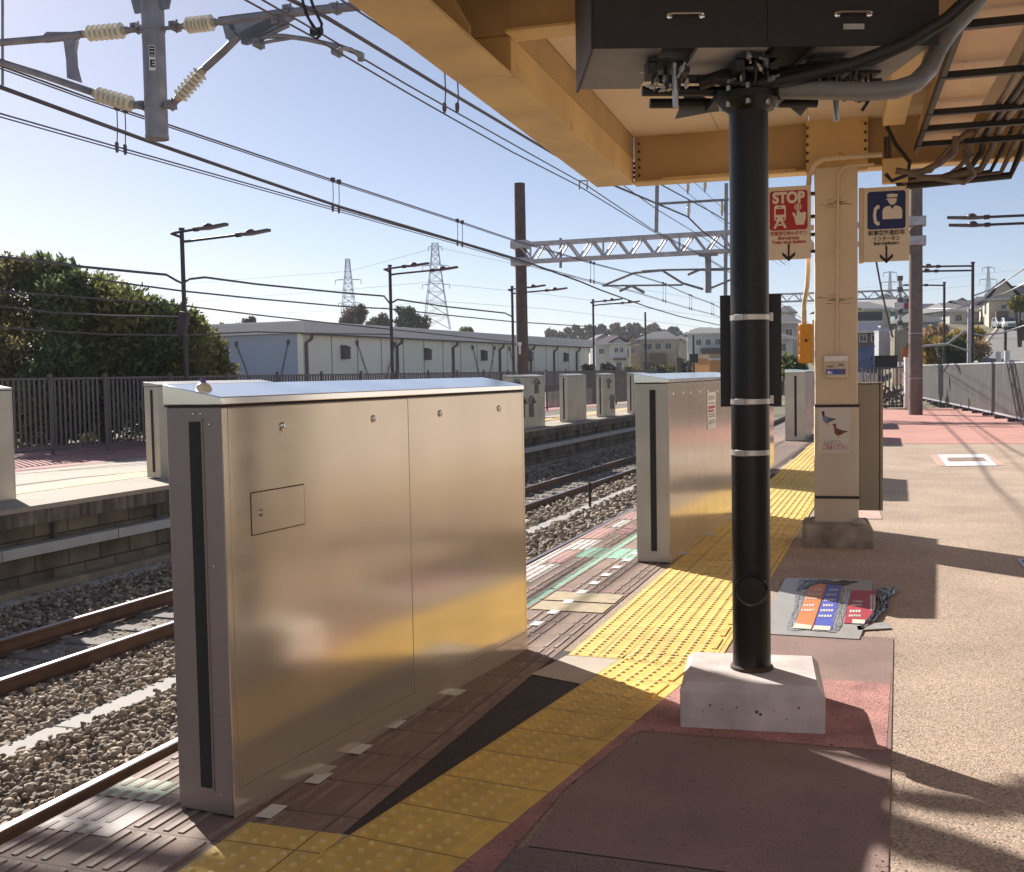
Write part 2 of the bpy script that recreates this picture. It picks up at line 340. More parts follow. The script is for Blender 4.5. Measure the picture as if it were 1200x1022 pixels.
# cable tray and its hangers along the far wall
t = thing('cable_tray', 'long grey cable tray fixed along the block wall of the far platform', 'cable tray', (*FW(FE-.12, 10), -.62), FA)
b = MB()
for k in range(30): b.bx(-.1, .1, -14+2*k, -14+2*k+1.985, 0, .13)
b.build('duct', mat('tray_grey', (.5, .5, .48), .7, var=.1, scale=3, var2=.1), t, bevel=.006)
b = MB()
for k in range(30): b.bx(-.12, -.06, -13+2*k, -12.95+2*k, -.05, .4)
b.each('hanger', mat('hanger_steel', (.12, .1, .09), .7), t)
# ---------------------------------------------------------------- trackbed
b = MB(); b.bx(-11, -2.2, -20, 62, -1.42, -1.13); o = struct('trackbed', b, m_ballast); o.rotation_euler.z = R_(4)
m_railtop = mat('rail_steel', (.14, .075, .045), .55, .35, var=.3, scale=4, var2=.2, spec=.5)
m_shine = mat('polished_rail_head', (.34, .31, .31), .42, .8, var=.1)
def rail(label, x0, m_, y0=-12, y1=60):
    n = 37; r = thing('rail', label, 'rail', (x0+m_*12, 12, -1.1), 0, 'running rails')
    prof = [(-.06, 0), (.06, 0), (.06, .012), (.012, .03), (.009, .105), (.032, .118), (.032, .142), (-.032, .142), (-.032, .118), (-.009, .105), (-.012, .03), (-.06, .012)]
    def sweep(pr, name, m):
        V = []; F = []; k = len(pr)
        for i in range(n):
            y = y0 + (y1-y0)*i/(n-1); x = x0 + m_*y - .0011*max(0, y-40)**2
            V += [(x+a-(x0+m_*12), y-12, z) for a, z in pr]
        for i in range(n-1): F += [(i*k+j, i*k+(j+1) % k, (i+1)*k+(j+1) % k, (i+1)*k+j) for j in range(k)]
        b = MB(); b.add(V, F); b.build(name, m, r, smooth=30)
    sweep(prof, 'web', m_railtop); sweep([(-.031, .1425), (.031, .1425), (.026, .150), (-.026, .150)], 'head', m_shine)
rail('brown rail showing just over the edge of the near platform', -4.74, -.08)
rail('rail of the near track hidden close under the platform edge', -3.62, -.08)
rail('rail of the far track on the side of the far platform', -8.42, -.057)
rail('rail of the far track on the side of the cable trough', -7.29, -.057)
sle = None; m_sl = mat('sleeper_concrete', (.24, .21, .18), .9, var=.3, scale=4, var2=.2)
b = MB(); b.ext([(-1.0, -.11, 0), (1.0, -.11, 0), (1.0, .11, 0), (-1.0, .11, 0)], (0, 0, .1))
for sx in (-.56, .56): b.bx(sx-.11, sx+.11, -.06, .06, .1, .125)
sm_ = b.build('sleeper', m_sl, bevel=.015); C.objects.unlink(sm_)
for trk, (xc, m_) in {'near': (-4.18, -.08), 'far': (-7.855, -.057)}.items():
    for k in range(64):
        y = 1.5+.62*k
        o = sm_.copy(); C.objects.link(o); o.location = (xc+m_*y, y, -1.21); o.rotation_euler.z = math.atan(-m_)
        tag(o, 'weathered concrete sleeper in the ballast under the %s track rails' % trk, 'sleeper', 'sleepers of the %s track' % trk)
# trough between the tracks
pa, pb = atz(0, 886, -1.06), atz(147, 820, -1.06); sl_ = (pb.x-pa.x)/(pb.y-pa.y); sl_ = -.075; tx = (pa.x+pb.x)/2 - sl_*(pa.y+pb.y)/2
t = thing('cable_trough', 'pale concrete cable trough running through the gravel between the tracks', 'cable trough', (tx+sl_*10, 10, -1.2), math.atan(-sl_))
for k in range(16): b = MB(); b.bx(-.12, .12, -8+2*k, -8+2*k+1.985, 0, .14); b.build('trough_lid', m_conc, t, bevel=.008)
# ballast stones
def ico():
    p = (1+5**.5)/2; v = np.array([(-1,p,0),(1,p,0),(-1,-p,0),(1,-p,0),(0,-1,p),(0,1,p),(0,-1,-p),(0,1,-p),(p,0,-1),(p,0,1),(-p,0,-1),(-p,0,1)], float); v /= np.linalg.norm(v[0])
    f = np.array([(0,11,5),(0,5,1),(0,1,7),(0,7,10),(0,10,11),(1,5,9),(5,11,4),(11,10,2),(10,7,6),(7,1,8),(3,9,4),(3,4,2),(3,2,6),(3,6,8),(3,8,9),(4,9,5),(2,4,11),(6,2,10),(8,6,7),(9,8,1)]); return v, f
def stones(n, xr, yr, size, zb):
    v, f = ico(); y = yr[0] + (yr[1]-yr[0])*rng.random(n)**1.25; u = rng.random(n); x = xr[0] + (xr[1]-xr[0])*u - .066*y
    keep = np.ones(n, bool)
    for rx, rm in ((-4.74, -.08), (-8.42, -.057), (-7.29, -.057)): keep &= abs(x-(rx+rm*y)) > .07
    keep &= abs(x-(tx+sl_*y)) > .125
    x, y = x[keep], y[keep]; n = len(x)
    # shoulders heaped between the tracks, shallow between the rails
    far = (x > (-8.42-.057*y)) & (x < (-7.29-.057*y)); z = zb + .05*rng.random(n) - .05*far + .06*np.exp(-((x-(tx+sl_*y))/.8)**2)
    s = size*(.55+.8*rng.random(n)); sc = s[:, None]*(.6+.6*rng.random((n, 3))); sc[:, 2] *= .8
    a = rng.random(n)*6.28; J = v[None]*(.5+.85*rng.random((n, 12, 1)))*sc[:, None]
    ca, sa = np.cos(a)[:, None], np.sin(a)[:, None]; X = J[..., 0]*ca-J[..., 1]*sa; Y = J[..., 0]*sa+J[..., 1]*ca
    V = np.stack([X+x[:, None], Y+y[:, None], J[..., 2]+z[:, None]], -1).reshape(-1, 3); F = (f[None]+12*np.arange(n)[:, None, None]).reshape(-1, 3); return V, F
V1, F1 = stones(22000, (-10.25, -4.3), (3.2, 12.5), .029, -1.125); V2, F2 = stones(15000, (-10.25, -4.2), (12, 38), .05, -1.125)
m_stone = mat('ballast_stone', (.34, .275, .21), .9, var=.3, scale=14, island=.55)
o = np_mesh('ballast', np.concatenate([V1, V2]), np.concatenate([F1, F2+len(V1)]), m_stone); tag(o, 'grey brown crushed stone ballast between and around the rails', 'ballast', kind='stuff')
# ================================================================== DOOR HOUSINGS
m_ss = mat('satin_stainless', (.68, .60, .475), .14, .55, var=.04, scale=3, bump=.015, bscale=2.2, stretch=(1, 1, 1))
def grain(m, lo, hi):
    n = m.node_tree; b = n.nodes['Principled BSDF']; tc = n.nodes.new('ShaderNodeTexCoord'); mp = n.nodes.new('ShaderNodeMapping'); mp.inputs['Scale'].default_value = (4, 4, 260)
    t = n.nodes.new('ShaderNodeTexNoise'); t.inputs['Scale'].default_value = 1; t.inputs['Detail'].default_value = 3; n.links.new(tc.outputs['Object'], mp.inputs[0]); n.links.new(mp.outputs[0], t.inputs['Vector'])
    s = n.nodes.new('ShaderNodeTexNoise'); s.inputs['Scale'].default_value = 3.5; s.inputs['Detail'].default_value = 6; n.links.new(tc.outputs['Object'], s.inputs['Vector'])
    a = n.nodes.new('ShaderNodeMath'); a.operation = 'MULTIPLY'; n.links.new(t.outputs[0], a.inputs[0]); n.links.new(s.outputs[0], a.inputs[1])
    r = n.nodes.new('ShaderNodeMapRange'); r.inputs[1].default_value = .12; r.inputs[2].default_value = .4; r.inputs[3].default_value = lo; r.inputs[4].default_value = hi
    n.links.new(a.outputs[0], r.inputs[0]); n.links.new(r.outputs[0], b.inputs['Roughness'])
grain(m_ss, .125, .185)
m_sse = mat('brushed_end_dark_reflection', (.30, .25, .235), .45, .6, var=.05, scale=5)  # dark surroundings the end would mirror are painted into its colour
m_lid = mat('lid_steel', (.9, .89, .87), .17, .95, var=.06, scale=2)
m_blk = mat('black_rubber', (.012, .012, .012), .6, var=.2)
m_gap = mat('dark_gap', (.03, .026, .022), .8)
m_chrome = mat('chrome', (.7, .68, .64), .15, 1, var=.05)
m_fss = mat('far_stainless', (.52, .49, .43), .38, .7, var=.12, scale=2.5, var2=.1, scale2=1)
def slot(t, W, yf=-.003, z0=.1, z1=1.36, m=None):
    b = MB(); x = -W*.47; b.bx(x-.032, x+.032, yf, .02, z0-.012, z1+.012); f = b.build('slot_frame', m or m_sse, t)
    b = MB(); b.bx(x-.024, x+.024, yf-.002, 0, z0, z1); b.build('slot_dark_strip', m_blk, f)  # proud black strip painted in for the shade inside the slot
    return f
def housing(label, loc, rz, L, W=.236, group='platform door housings on the near platform', seams=(), knobs=(), hatch=None, mats=None, end=True, H=1.415, extra=.0):
    mb_, me_, ml_ = mats or (m_ss, m_sse, m_lid)
    t = thing('door_housing', label, 'door housing', (loc[0], loc[1], 0), rz, group)
    b = MB(); b.bx(-W, 0, 0, L, .012, H-.006); b.build('body', me_, t, bevel=.004)
    b = MB(); b.bx(-W-.004, .0, -.004, L+.004, H-.006, H); g = b.build('shadow_gap', m_gap, t)
    b = MB(); b.ext([(.006, -.006, H+.001), (.006, -.006, H+.027), (-W-.006, -.006, H+.072), (-W-.006, -.006, H+.001)], (0, L+.012, 0)); b.build('lid', ml_, t, bevel=.003)
    edges = [.028] + list(seams) + [L-.02]
    for a, c in zip(edges[:-1], edges[1:]):
        b = MB(); b.bx(0, .004, a+.0015, c-.0015, .105, H-.012); b.build('front_panel', mb_, t, bevel=.0015)
    b = MB(); b.bx(.0, .0035, .0, .0265, .0, H-.012); b.bx(0, .0035, .0265, L, .0, .1025); b.bx(0, .0035, L-.0185, L, .1025, H-.012); b.build('front_trim', mb_, t)
    for y, z in knobs:
        b = MB(); b.lathe([(.016, 0), (.016, .004), (.011, .007), (.0, .007)], (.004, y, z), 16, (1, 0, 0)); k = b.build('lock', m_chrome, t)
        b = MB(); b.bx(.011, .0118, y-.002, y+.002, z-.006, z+.006); b.build('keyhole', m_blk, k)
    if hatch:
        y0, y1, z0, z1 = hatch
        b = MB(); b.bx(.004, .0047, y0-.004, y1+.004, z0-.004, z1+.004); h = b.build('hatch', m_gap, t)
        b = MB(); b.bx(.0047, .0062, y0, y1, z0, z1); b.build('hatch_cover', mb_, h)
        b = MB(); b.lathe([(.013, 0), (.013, .005), (.009, .008), (0, .008)], (.0062, y0+.05, (z0+z1)/2), 16, (1, 0, 0)); b.build('lock', m_chrome, h)
    if end: slot(t, W, m=me_)
    for y in np.arange(.45, L-.1, 1.1): b = MB(); b.bx(-W-.05, .055, y, y+.1, .0, .0118); b.build('foot_plate', m_fss, t)
    return t
h1 = housing('large satin door housing with a keyed front hatch and a cream dome on top', (-2.412, 2.968), 0, 2.49, seams=(1.243,), knobs=((.33, 1.327), (.955, 1.327), (1.536, 1.326), (2.175, 1.326)), hatch=(.138, .45, .96, 1.104))
b = MB()
for (dx, z) in ((-.115, 1.385), (-.085, 1.386), (-.05, 1.35), (-.05, .87), (-.05, .35), (-.05, .085)): b.lathe([(.004, 0), (.004, .002), (0, .0025)], (dx, -.001, z), 8, (0, -1, 0))
b.build('rivet', m_chrome, h1)
t = thing('dome_lamp', 'small cream dome with a purple cap on the lid of the nearest housing', 'dome lamp', (-2.56, 3.06, 1.458))
b = MB(); b.lathe([(.031, -.008), (.031, .004), (.029, .012), (.023, .024), (.014, .032), (.0, .034)], n=20); b.build('dome', mat('cream_plastic', (.72, .6, .42), .4), t, smooth=60)
b = MB(); b.lathe([(.010, .03), (.010, .045), (.007, .05), (0, .05)], n=14); b.build('cap', mat('purple_cap', (.12, .09, .3), .4), t)
h2 = housing('stainless door housing with a white paper notice on its front, behind the black column', (-2.44, 8.30), .057, 3.28, W=.262, seams=(.66, 1.41, 2.3), knobs=((.15, 1.325), (.52, 1.325), (.8, 1.32), (1.2, 1.32), (1.55, 1.315), (2.0, 1.31)), mats=(m_ss, m_fss, m_lid))
t = thing('paper_notice', 'white paper notice with red and grey print on the second housing', 'notice', (*( Vector((-2.44, 8.30, 0)) + Matrix.Rotation(.057, 3, 'Z') @ Vector((.006, 1.70, 0)) ).xy, 1.145), .057)
b = MB(); b.bx(0, .0015, -.2, .2, -.18, .16); b.build('sheet', m_white, t)
m_prt = mat('grey_print', (.25, .22, .22), .7); m_prr = mat('red_print', (.5, .09, .07), .7)
b = MB()
for z in (.12, .1, .06, -.04, -.06, -.1, -.12): b.bx(.0015, .002, -.15, .15, z-.006, z+.004)
b.build('print_line', m_prt, t)
b = MB(); b.bx(.0015, .0022, -.16, .16, .01, .035); b.bx(.0015, .0022, -.16, .1, -.02, 0); b.build('print_heading', m_prr, t)
housing('third door housing along the near platform, mostly hidden behind the black column', (-3.10, 14.40), .09, 2.5, W=.25, mats=(m_ss, m_fss, m_lid), seams=(1.2,), knobs=((.3, 1.33),))
h = housing('fourth door housing with a black slot, seen between the black column and the cream pillar', (-3.98, 23.5), .1, 2.6, W=.40, mats=(m_fss, m_fss, m_lid), seams=(1.2,), H=1.43)
housing('fifth door housing farther up the near platform, just left of the cream pillar', (-4.55, 29.5), .11, 2.6, W=.4, mats=(m_fss, m_fss, m_lid), seams=(1.2,))
# far platform housings: their track side faces the camera
gf = 'platform door housings on the far platform'
m_hood = mat('dark_hood_glass', (.06, .045, .05), .4, var=.2); m_blue = mat('blue_plastic', (.05, .1, .42), .5)  # dark glass of the hooded windows
def fhouse(label, Y0, Y1, X=-10.98, hoods=(), W=.26, end=True):
    x, y = FW(X, Y0); t = housing(label, (x, y), FA, Y1-Y0, W=W, group=gf, mats=(m_fss, m_fss, m_fss), end=end)
    for (y_, z, w_, h_, cap) in hoods:
        b = MB(); b.ext([(.004, y_-w_/2, z), (.004, y_+w_/2, z), (.004, y_+w_/2, z+h_*.72), (.004, y_, z+h_), (.004, y_-w_/2, z+h_*.72)], (.004, 0, 0)); k = b.build('hooded_window', m_hood, t, smooth=0)
        b = MB()
        b.ext([(.004, y_-w_/2-.03, z+h_*.70), (.004, y_, z+h_+.02), (.004, y_+w_/2+.03, z+h_*.70), (.004, y_+w_/2+.03, z+h_*.74), (.004, y_, z+h_+.05), (.004, y_-w_/2-.03, z+h_*.74)], (.07, 0, 0))
        b.build('hood', m_blue if cap else m_fss, k, smooth=0)
    return t
fhouse('far platform door housing at the left edge with a blue hooded window', 8.6, 11.05, X=-11.2, hoods=((2.05, 1.02, .16, .26, True),))
fhouse('far platform door housing whose slotted end shows just left of the nearest housing', 13.86, 17.0, X=-11.15)
fhouse('far platform door housing with four dark hooded windows on its side', 27.6, 30.2, X=-10.66, hoods=((.35, .95, .3, .38, False), (1.9, .95, .35, .38, False), (.75, .3, .4, .55, False), (1.45, .3, .4, .55, False)), end=False)
fhouse('plain far platform door housing with a slotted end, between two hooded ones', 32.3, 34.2, X=-10.66)
fhouse('narrow far platform door housing with white hoods near the second housing', 36.0, 37.4, X=-10.6, hoods=((.6, .95, .3, .3, False), (1.0, .25, .5, .45, False)))
fhouse('farthest far platform door housing, cut off by the second near housing', 39.2, 41.5, X=-10.4, hoods=((.6, .5, .3, .3, False),))
# ================================================================== BLACK COLUMN AND EQUIPMENT BOX
m_bkgloss = mat('black_gloss_paint', (.012, .0095, .008), .36, var=.5, scale=130, bump=.10, bscale=260, spec=.34)
m_bkmat = mat('black_matt_steel', (.013, .0125, .013), .5, var=.3, scale=60, bump=.08, bscale=300)
m_steel = mat('galvanised', (.5, .5, .5), .38, .8, var=.15, scale=15)
m_greyp = mat('grey_panel', (.24, .235, .24), .6, var=.1, scale=4)
m_greyl = mat('pale_grey_panel', (.5, .49, .5), .6, var=.1, scale=4)
m_strap = mat('strap_steel', (.62, .58, .52), .4, .6, var=.1)
cx, cy = -1.045, 4.80
blk = thing('column_footing', 'square chamfered concrete footing carrying the black column', 'footing', (cx, cy, 0), R_(12))
b = MB(); b.bx(-.295, .295, -.28, .28, -.0, .16); b.build('block', speckle(mat('fresh_concrete', (.66, .58, .545), .85, var=.16, scale=7, var2=.14, scale2=2.5, bump=.12, bscale=90), 60, (.3, .28, .27), (.6, .58, .55), .25, .1, .12), blk, bevel=.006)
b = MB(); lo = [(-.295, -.28), (.295, -.28), (.295, .28), (-.295, .28)]; hi = [(x*.9, y*.88) for x, y in lo]
b.add([(x, y, .158) for x, y in lo]+[(x, y, .195) for x, y in hi], [(0, 1, 5, 4), (1, 2, 6, 5), (2, 3, 7, 6), (3, 0, 4, 7), (4, 5, 6, 7)]); b.build('chamfered_top', bpy.data.materials['fresh_concrete'], blk, smooth=10)
b = MB()
for (x, z, r) in ((-.17, .105, .006), (-.12, .09, .004), (-.06, .1, .005), (.02, .085, .009), (.035, .075, .008), (.09, .095, .004), (.19, .11, .006), (-.2, .08, .004), (.14, .06, .004)): b.lathe([(r, 0), (r*.6, .0012), (0, .0014)], (x, -.2795, z), 9, (0, -1, 0))
b.build('pit', mat('concrete_pit', (.12, .1, .1), .9), blk)
col = thing('column', 'glossy black steel pipe column with steel straps on a concrete base', 'column', (cx, cy, .195))
b = MB(); b.cyl((0, 0, 0), (0, 0, 2.46), .082, n=40); b.build('pipe', m_bkgloss, col)
b = MB(); b.lathe([(.092, .0), (.092, .012), (.083, .02)], (0, 0, 0), 40); b.build('foot_ring', mat('rusty_ring', (.07, .04, .025), .8, var=.5, scale=25), col)
b = MB(); b.lathe([(.082, 2.40), (.135, 2.445), (.135, 2.475), (.11, 2.478)], (0, 0, 0), 36); fl = b.build('flange', m_bkgloss, col)
b = MB()
for k in range(8):
    a = k*math.pi/4+.2; b.cyl((.113*math.cos(a), .113*math.sin(a), 2.415), (.113*math.cos(a), .113*math.sin(a), 2.50), .011, n=6)
b.build('bolt', m_steel, fl)
for z in (1.53, 1.17, .95):
    b = MB(); b.lathe([(.0825, z-.011), (.0838, z-.011), (.0838, z+.011), (.0825, z+.011)], n=40); s_ = b.build('strap', m_strap, col)
    a = -1.9; T = Matrix.Translation((.085*math.cos(a), .085*math.sin(a), z)) @ Matrix.Rotation(a+math.pi/2, 4, 'Z'); b = MB(); b.bx(-.022, .022, -.004, .004, -.013, .013, T); b.bx(.03, .034, -.005, .003, -.014, .014, T); b.build('buckle', m_strap, s_, bevel=.002)
dv = Vector((-cx, -cy)).normalized(); d3 = Vector((dv.x, dv.y, 0))
b = MB(); b.lathe([(.06, .04), (.062, .105), (.056, .112), (.0, .113)], (0, 0, .365), 28, d3); st = b.build('pipe_stub', m_bkgloss, col)
b = MB(); b.lathe([(.068, .088), (.071, .092), (.071, .104), (.066, .108), (.0625, .1075)], (0, 0, .365), 32, d3); b.build('stub_ring', mat('polished_black', (.02, .018, .016), .1, var=.1), st)
# twin sign boards strapped behind the column
rz_b = math.atan2(dv.x, -dv.y)
for sx, lab in ((-1, 'narrow black board strapped behind the black column, left one'), (1, 'narrow black board strapped behind the black column, right one with a grey edge')):
    t = thing('narrow_board', lab, 'board', (cx, cy, 1.34), rz_b, 'boards strapped to the black column')
    b = MB(); x0, x1 = (-.128, -.03) if sx < 0 else (.03, .135)
    b.bx(x0, x1, .088, .10, 0, .49); b.build('board', m_bkmat, t)
    b = MB(); b.bx(x0-.0, x0+.004 if sx < 0 else x0+.002, .1, .14, 0, .49) if sx < 0 else b.bx(x1-.003, x1, .1, .17, 0, .49); b.build('edge_flange', m_greyl, t)
    if sx > 0:
        b = MB()
        for z in (.03, .39): b.bx(.085, .10, .06, .088, z-.018, z+.018)
        b.build('bracket', m_strap, t)
# equipment box
RB = R_(26); box = thing('equipment_box', 'black metal equipment box with two pull handles on top of the black column', 'equipment box', (-1.07, 4.89, 2.80), RB)
b = MB(); b.bx(-.70, .70, -.335, .335, .04, .75); b.build('body', m_bkmat, box, bevel=.004)
b = MB(); b.bx(-.70, .0, -.341, -.336, .0, .75); b.build('front_cover', m_bkmat, box)
b = MB(); b.bx(.003, .70, -.341, -.336, .0, .75); b.build('front_cover', m_bkmat, box)
b = MB(); b.bx(-.712, -.702, -.345, .345, -.004, .75); b.build('side_cover', m_bkmat, box)
b = MB(); b.bx(-.698, -.42, -.333, .33, .008, .03); b.build('bottom_panel', m_greyp, box)
b = MB(); b.bx(-.27, .02, -.30, .12, .012, .034); b.build('bottom_panel', m_greyl, box)
b = MB(); b.bx(.22, .69, -.30, .3, .014, .034); b.build('bottom_panel', m_greyp, box)
for x in (-.33, .35):
    b = MB(); b.tube([(x-.065, -.341, .125), (x-.065, -.368, .125), (x-.058, -.374, .125), (x+.058, -.374, .125), (x+.065, -.368, .125), (x+.065, -.341, .125)], .005, 8); b.build('handle', m_chrome, box)
    b = MB()
    for s_ in (-.065, .065): b.lathe([(.012, 0), (.012, .003), (.008, .005)], (x+s_, -.341, .125), 12, (0, -1, 0))
    b.build('handle_boss', m_chrome, box)
b = MB(); b.bx(.31, .395, -.343, -.341, .066, .088); b.bx(.318, .322, -.3445, -.343, .07, .084); b.bx(.383, .387, -.3445, -.343, .07, .084); b.bx(.33, .375, -.3438, -.343, .074, .08); b.build('rating_plate', m_steel, box)
# clamps and ironwork under the box
b = MB(); b.cyl((-.46, -.02, -.09), (.36, .02, -.09), .022, n=14); b.cyl((-.4, .16, -.10), (.36, .18, -.10), .022, n=14); b.build('cross_tube', m_bkmat, box)
b = MB(); b.bx(-.42, .42, -.05, -.02, -.06, -.03); b.bx(-.15, .15, -.12, .16, -.14, -.115); b.bx(-.09, .09, -.09, .09, -.125, .03); b.build('saddle', m_bkmat, box)
def clamp(x, y, r):
    b = MB()
    for i in range(3):
        xx = x-.05+.05*i; b.tube([(xx, y-.03, .0), (xx, y-.034, -.09), (xx, y-.02, -.118), (xx, y+.02, -.118), (xx, y+.034, -.09), (xx, y+.03, .0)], .007, 6)
    b.bx(x-.085, x+.085, y-.06, y+.06, -.02, -.008); b.bx(x-.09, x-.06, y-.075, y+.02, -.075, -.03); b.bx(x+.05, x+.085, y-.07, y+.03, -.07, -.045)
    b.build('u_bolt', m_bkmat, box)
    b = MB()
    for k in range(12):
        p = Vector((x-.09+.18*r.random(), y-.07+.13*r.random(), -.115+.11*r.random())); q = Vector((r.random()-.5, r.random()-.5, r.random()-.5)).normalized()
        b.cyl(p, p+q*.022, .012, n=6); b.cyl(p-q*.03, p+q*.04, .0055, n=6)
    b.build('clamp_bolt', m_steel if x < 0 else m_greyp, box)
clamp(-.38, -.17, random.Random(1)); clamp(.30, -.14, random.Random(2)); clamp(-.02, -.2, random.Random(3)); clamp(.5, .05, random.Random(5))
b = MB(); b.cyl((-.35, -.19, .0), (-.345, -.19, -.20), .013, n=12); b.cyl((.42, .1, -.06), (.425, .1, -.20), .013, n=12); b.build('drop_rod', m_steel, box)
b = MB(); b.ext([(-.22, .2, -.02), (-.05, .2, -.12), (-.28, .2, -.16)], (0, .01, 0)); b.ext([(.12, .22, -.0), (.4, .22, -.02), (.3, .22, -.15)], (0, .01, 0)); b.each('gusset', m_greyp, box)
# cables and conduits leaving the box (top-level things)
YB = 4.9
def byy(px, py, y): w = ray(px, py); return w*(y/w.y) + Vector((0, 0, EYE))
single('conduit', MB().tube([byy(x, y, yy) for x, y, yy in ((905, 105, 4.8), (960, 106, 4.75), (1020, 107, 4.75), (1050, 105, 4.78), (1072, 98, 4.85), (1088, 82, 4.95), (1098, 60, 5.05), (1112, 38, 5.15), (1140, 8, 5.25), (1175, -40, 5.3))], .038, 16), mat('grey_conduit', (.2, .195, .19), .4, var=.1, scale=20), 'fat grey conduit bending up from under the black equipment box', 'conduit', smooth=60)
b = MB(); b.tube([byy(x, y, yy) for x, y, yy in ((903, 105, 4.8), (917, 105, 4.79))], .045, 16); single('conduit_coupling', b, m_bkmat, 'dark coupling at the end of the fat grey conduit', 'coupling')
m_cab = mat('black_cable', (.016, .015, .015), .5, var=.2)
cabs = [[(840, 92), (880, 100), (930, 92), (1000, 75), (1060, 52), (1110, 22), (1150, -15)], [(850, 100), (900, 92), (960, 80), (1020, 72), (1080, 44), (1130, 5), (1150, -20)], [(820, 98), (850, 88), (880, 96), (905, 88), (935, 84), (990, 80)], [(990, 112), (1000, 92), (1004, 78)], [(1010, 130), (1018, 118), (1022, 98)]]
labs = ['thick black cable sweeping from the box up past the grey conduit', 'second thick black cable running beside the sweeping one', 'looped black cable lying on top of the column flange', 'short black cable tie hanging in front of the grey conduit', 'short black cable end hanging below the grey conduit']
for k, (c, l) in enumerate(zip(cabs, labs)):
    single('cable', MB().tube([byy(x, y, 4.72+.02*k) for x, y in c], (.027, .022, .03, .008, .007)[k], 10), m_cab, l, 'cable', 'black cables around the equipment box', smooth=60)
# ================================================================== CANOPY
m_och = speckle(mat('ochre_girder_paint', (.75, .53, .24), .55, var=.12, scale=2.5, var2=.14, scale2=.6, bump=.06, bscale=30), 24, (.12, .08, .05), (.53, .52, .5), .5, 0, .03)
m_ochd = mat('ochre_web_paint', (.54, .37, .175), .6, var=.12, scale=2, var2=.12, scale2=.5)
m_ceil = mat('cream_ceiling_board', (.86, .70, .50), .6, var=.05, scale=1.5, var2=.05, scale2=.4)
m_rust = mat('rust', (.13, .06, .025), .9, var=.4, scale=30)
CA = R_(8); CO = (-3.47, 9.60)
def CW(u, v): c, s = math.cos(CA), math.sin(CA); return (CO[0]+u*c-v*s, CO[1]+u*s+v*c)
can = thing('platform_canopy', 'ochre steel platform canopy with cream ceiling boards over the near platform', 'canopy', (*CO, 0), CA)
b = MB(); b.bx(-.05, 4.3, -9.5, .25, 3.72, 3.80); b.build('roof', mat('roof_sheet', (.3, .3, .3), .6), can)
b = MB()
for i in range(5):
    for j in range(4): b.bx(.345+.76*i, .345+.76*i+.754, -9.4+2.349*j, -9.4+2.349*j+2.343, 3.60, 3.62)
b.build('ceiling_board', m_ceil, can)
b = MB(); b.bx(0, .34, -3.9, .0, 3.18, 3.40); b.bx(.0, .06, -9.5, -3.903, 3.20, 3.72); b.build('edge_girder', m_och, can, bevel=.004)
b = MB(); b.bx(0, .335, -9.5, -3.903, 3.18, 3.198); b.build('edge_flange', m_och, can)
b = MB(); b.bx(.003, .34, -3.9, .015, 3.402, 3.72); b.build('edge_purlin', m_ochd, can)
b = MB()
for v in (-4.6, -6.1, -7.6, -9.1): b.ext([(.06, v, 3.199), (.33, v, 3.199), (.33, v, 3.25), (.12, v, 3.62), (.06, v, 3.62)], (0, .012, 0))
b.each('stiffener', m_ochd, can)
b = MB(); b.bx(.345, 4.25, .0, .02, 3.197, 3.598); b.build('end_web', m_ochd, can)
b = MB(); b.bx(.345, 4.25, -.09, .11, 3.18, 3.196); b.bx(.345, 4.25, -.05, .07, 3.5985, 3.61); b.build('end_flange', m_och, can)
for i, v in enumerate((-3.95, -8.2)):
    b = MB(); b.bx(.35, 4.25, v-.01, v+.01, 3.391, 3.599); b.build('cross_web', m_ochd, can)
    b = MB(); b.bx(.35, 4.25, v-.10, v+.10, 3.375, 3.39); b.build('cross_flange', m_och, can)
b = MB(); b.bx(1.84, 2.34, -.12, -.095, 3.16, 3.60); b.build('column_cap_plate', m_och, can)
b = MB()
for u in (.36, 1.85, 2.32, 4.2):
    for z in (3.26, 3.33, 3.40, 3.47, 3.54):
        b.lathe([(.013, 0), (.013, .01), (.008, .014)], (u+(.03 if u < 1 else 0), -.001 if u < 1 or u > 4 else -.12, z), 6, (0, -1, 0))
for z in (3.24, 3.28, 3.32, 3.36): b.lathe([(.014, 0), (.014, .012), (.008, .016)], (.345, -.05, z), 6, (1, 0, 0))
b.each('bolt', m_rust, can)
b = MB(); b.bx(3.9, 4.0, -9.4, -.03, 3.24, 3.599); b.build('inner_purlin', m_och, can)
b = MB(); b.bx(.6, 1.75, -.085, -.02, 3.197, 3.215); b.build('flange_splice', m_och, can, bevel=.004)
# cable duct and ladder rack
t = thing('cable_duct', 'pale tan sheet duct speckled with dirt under the canopy, right of the pillar', 'duct', (*CW(2.89, -.3), 3.31), CA)
b = MB(); b.bx(-.17, .17, -8.5, .0, 0, .16); b.build('duct', speckle(mat('dirty_tan_duct', (.74, .52, .33), .6, var=.06, scale=3), 26, (.05, .03, .02), (.55, .5, .45), .5, 0, .04), t, bevel=.004)
b = MB()
for v in (-1.55, -3.3, -5): b.bx(-.172, .172, v, v+.02, -.004, .164)
b.build('joint_strip', m_och, t)
b = MB(); b.bx(-.46, -.30, -4.2, -.55, .05, .29); b.build('side_bracket', m_och, t, bevel=.004)
t = thing('cable_rack', 'black ladder cable rack slung beneath the tan duct', 'cable rack', (*CW(2.89, -.3), 3.22), CA)
b = MB(); b.bx(-.20, -.17, -8.4, -.05, 0, .06); b.build('side_rail', m_bkmat, t)
for v in (-.35, -.95, -1.47, -2.48, -3.5, -4.5, -5.5): b = MB(); b.bx(-.2, .9, v-.025, v+.025, -.005, .035); b.build('rung', m_bkmat, t)
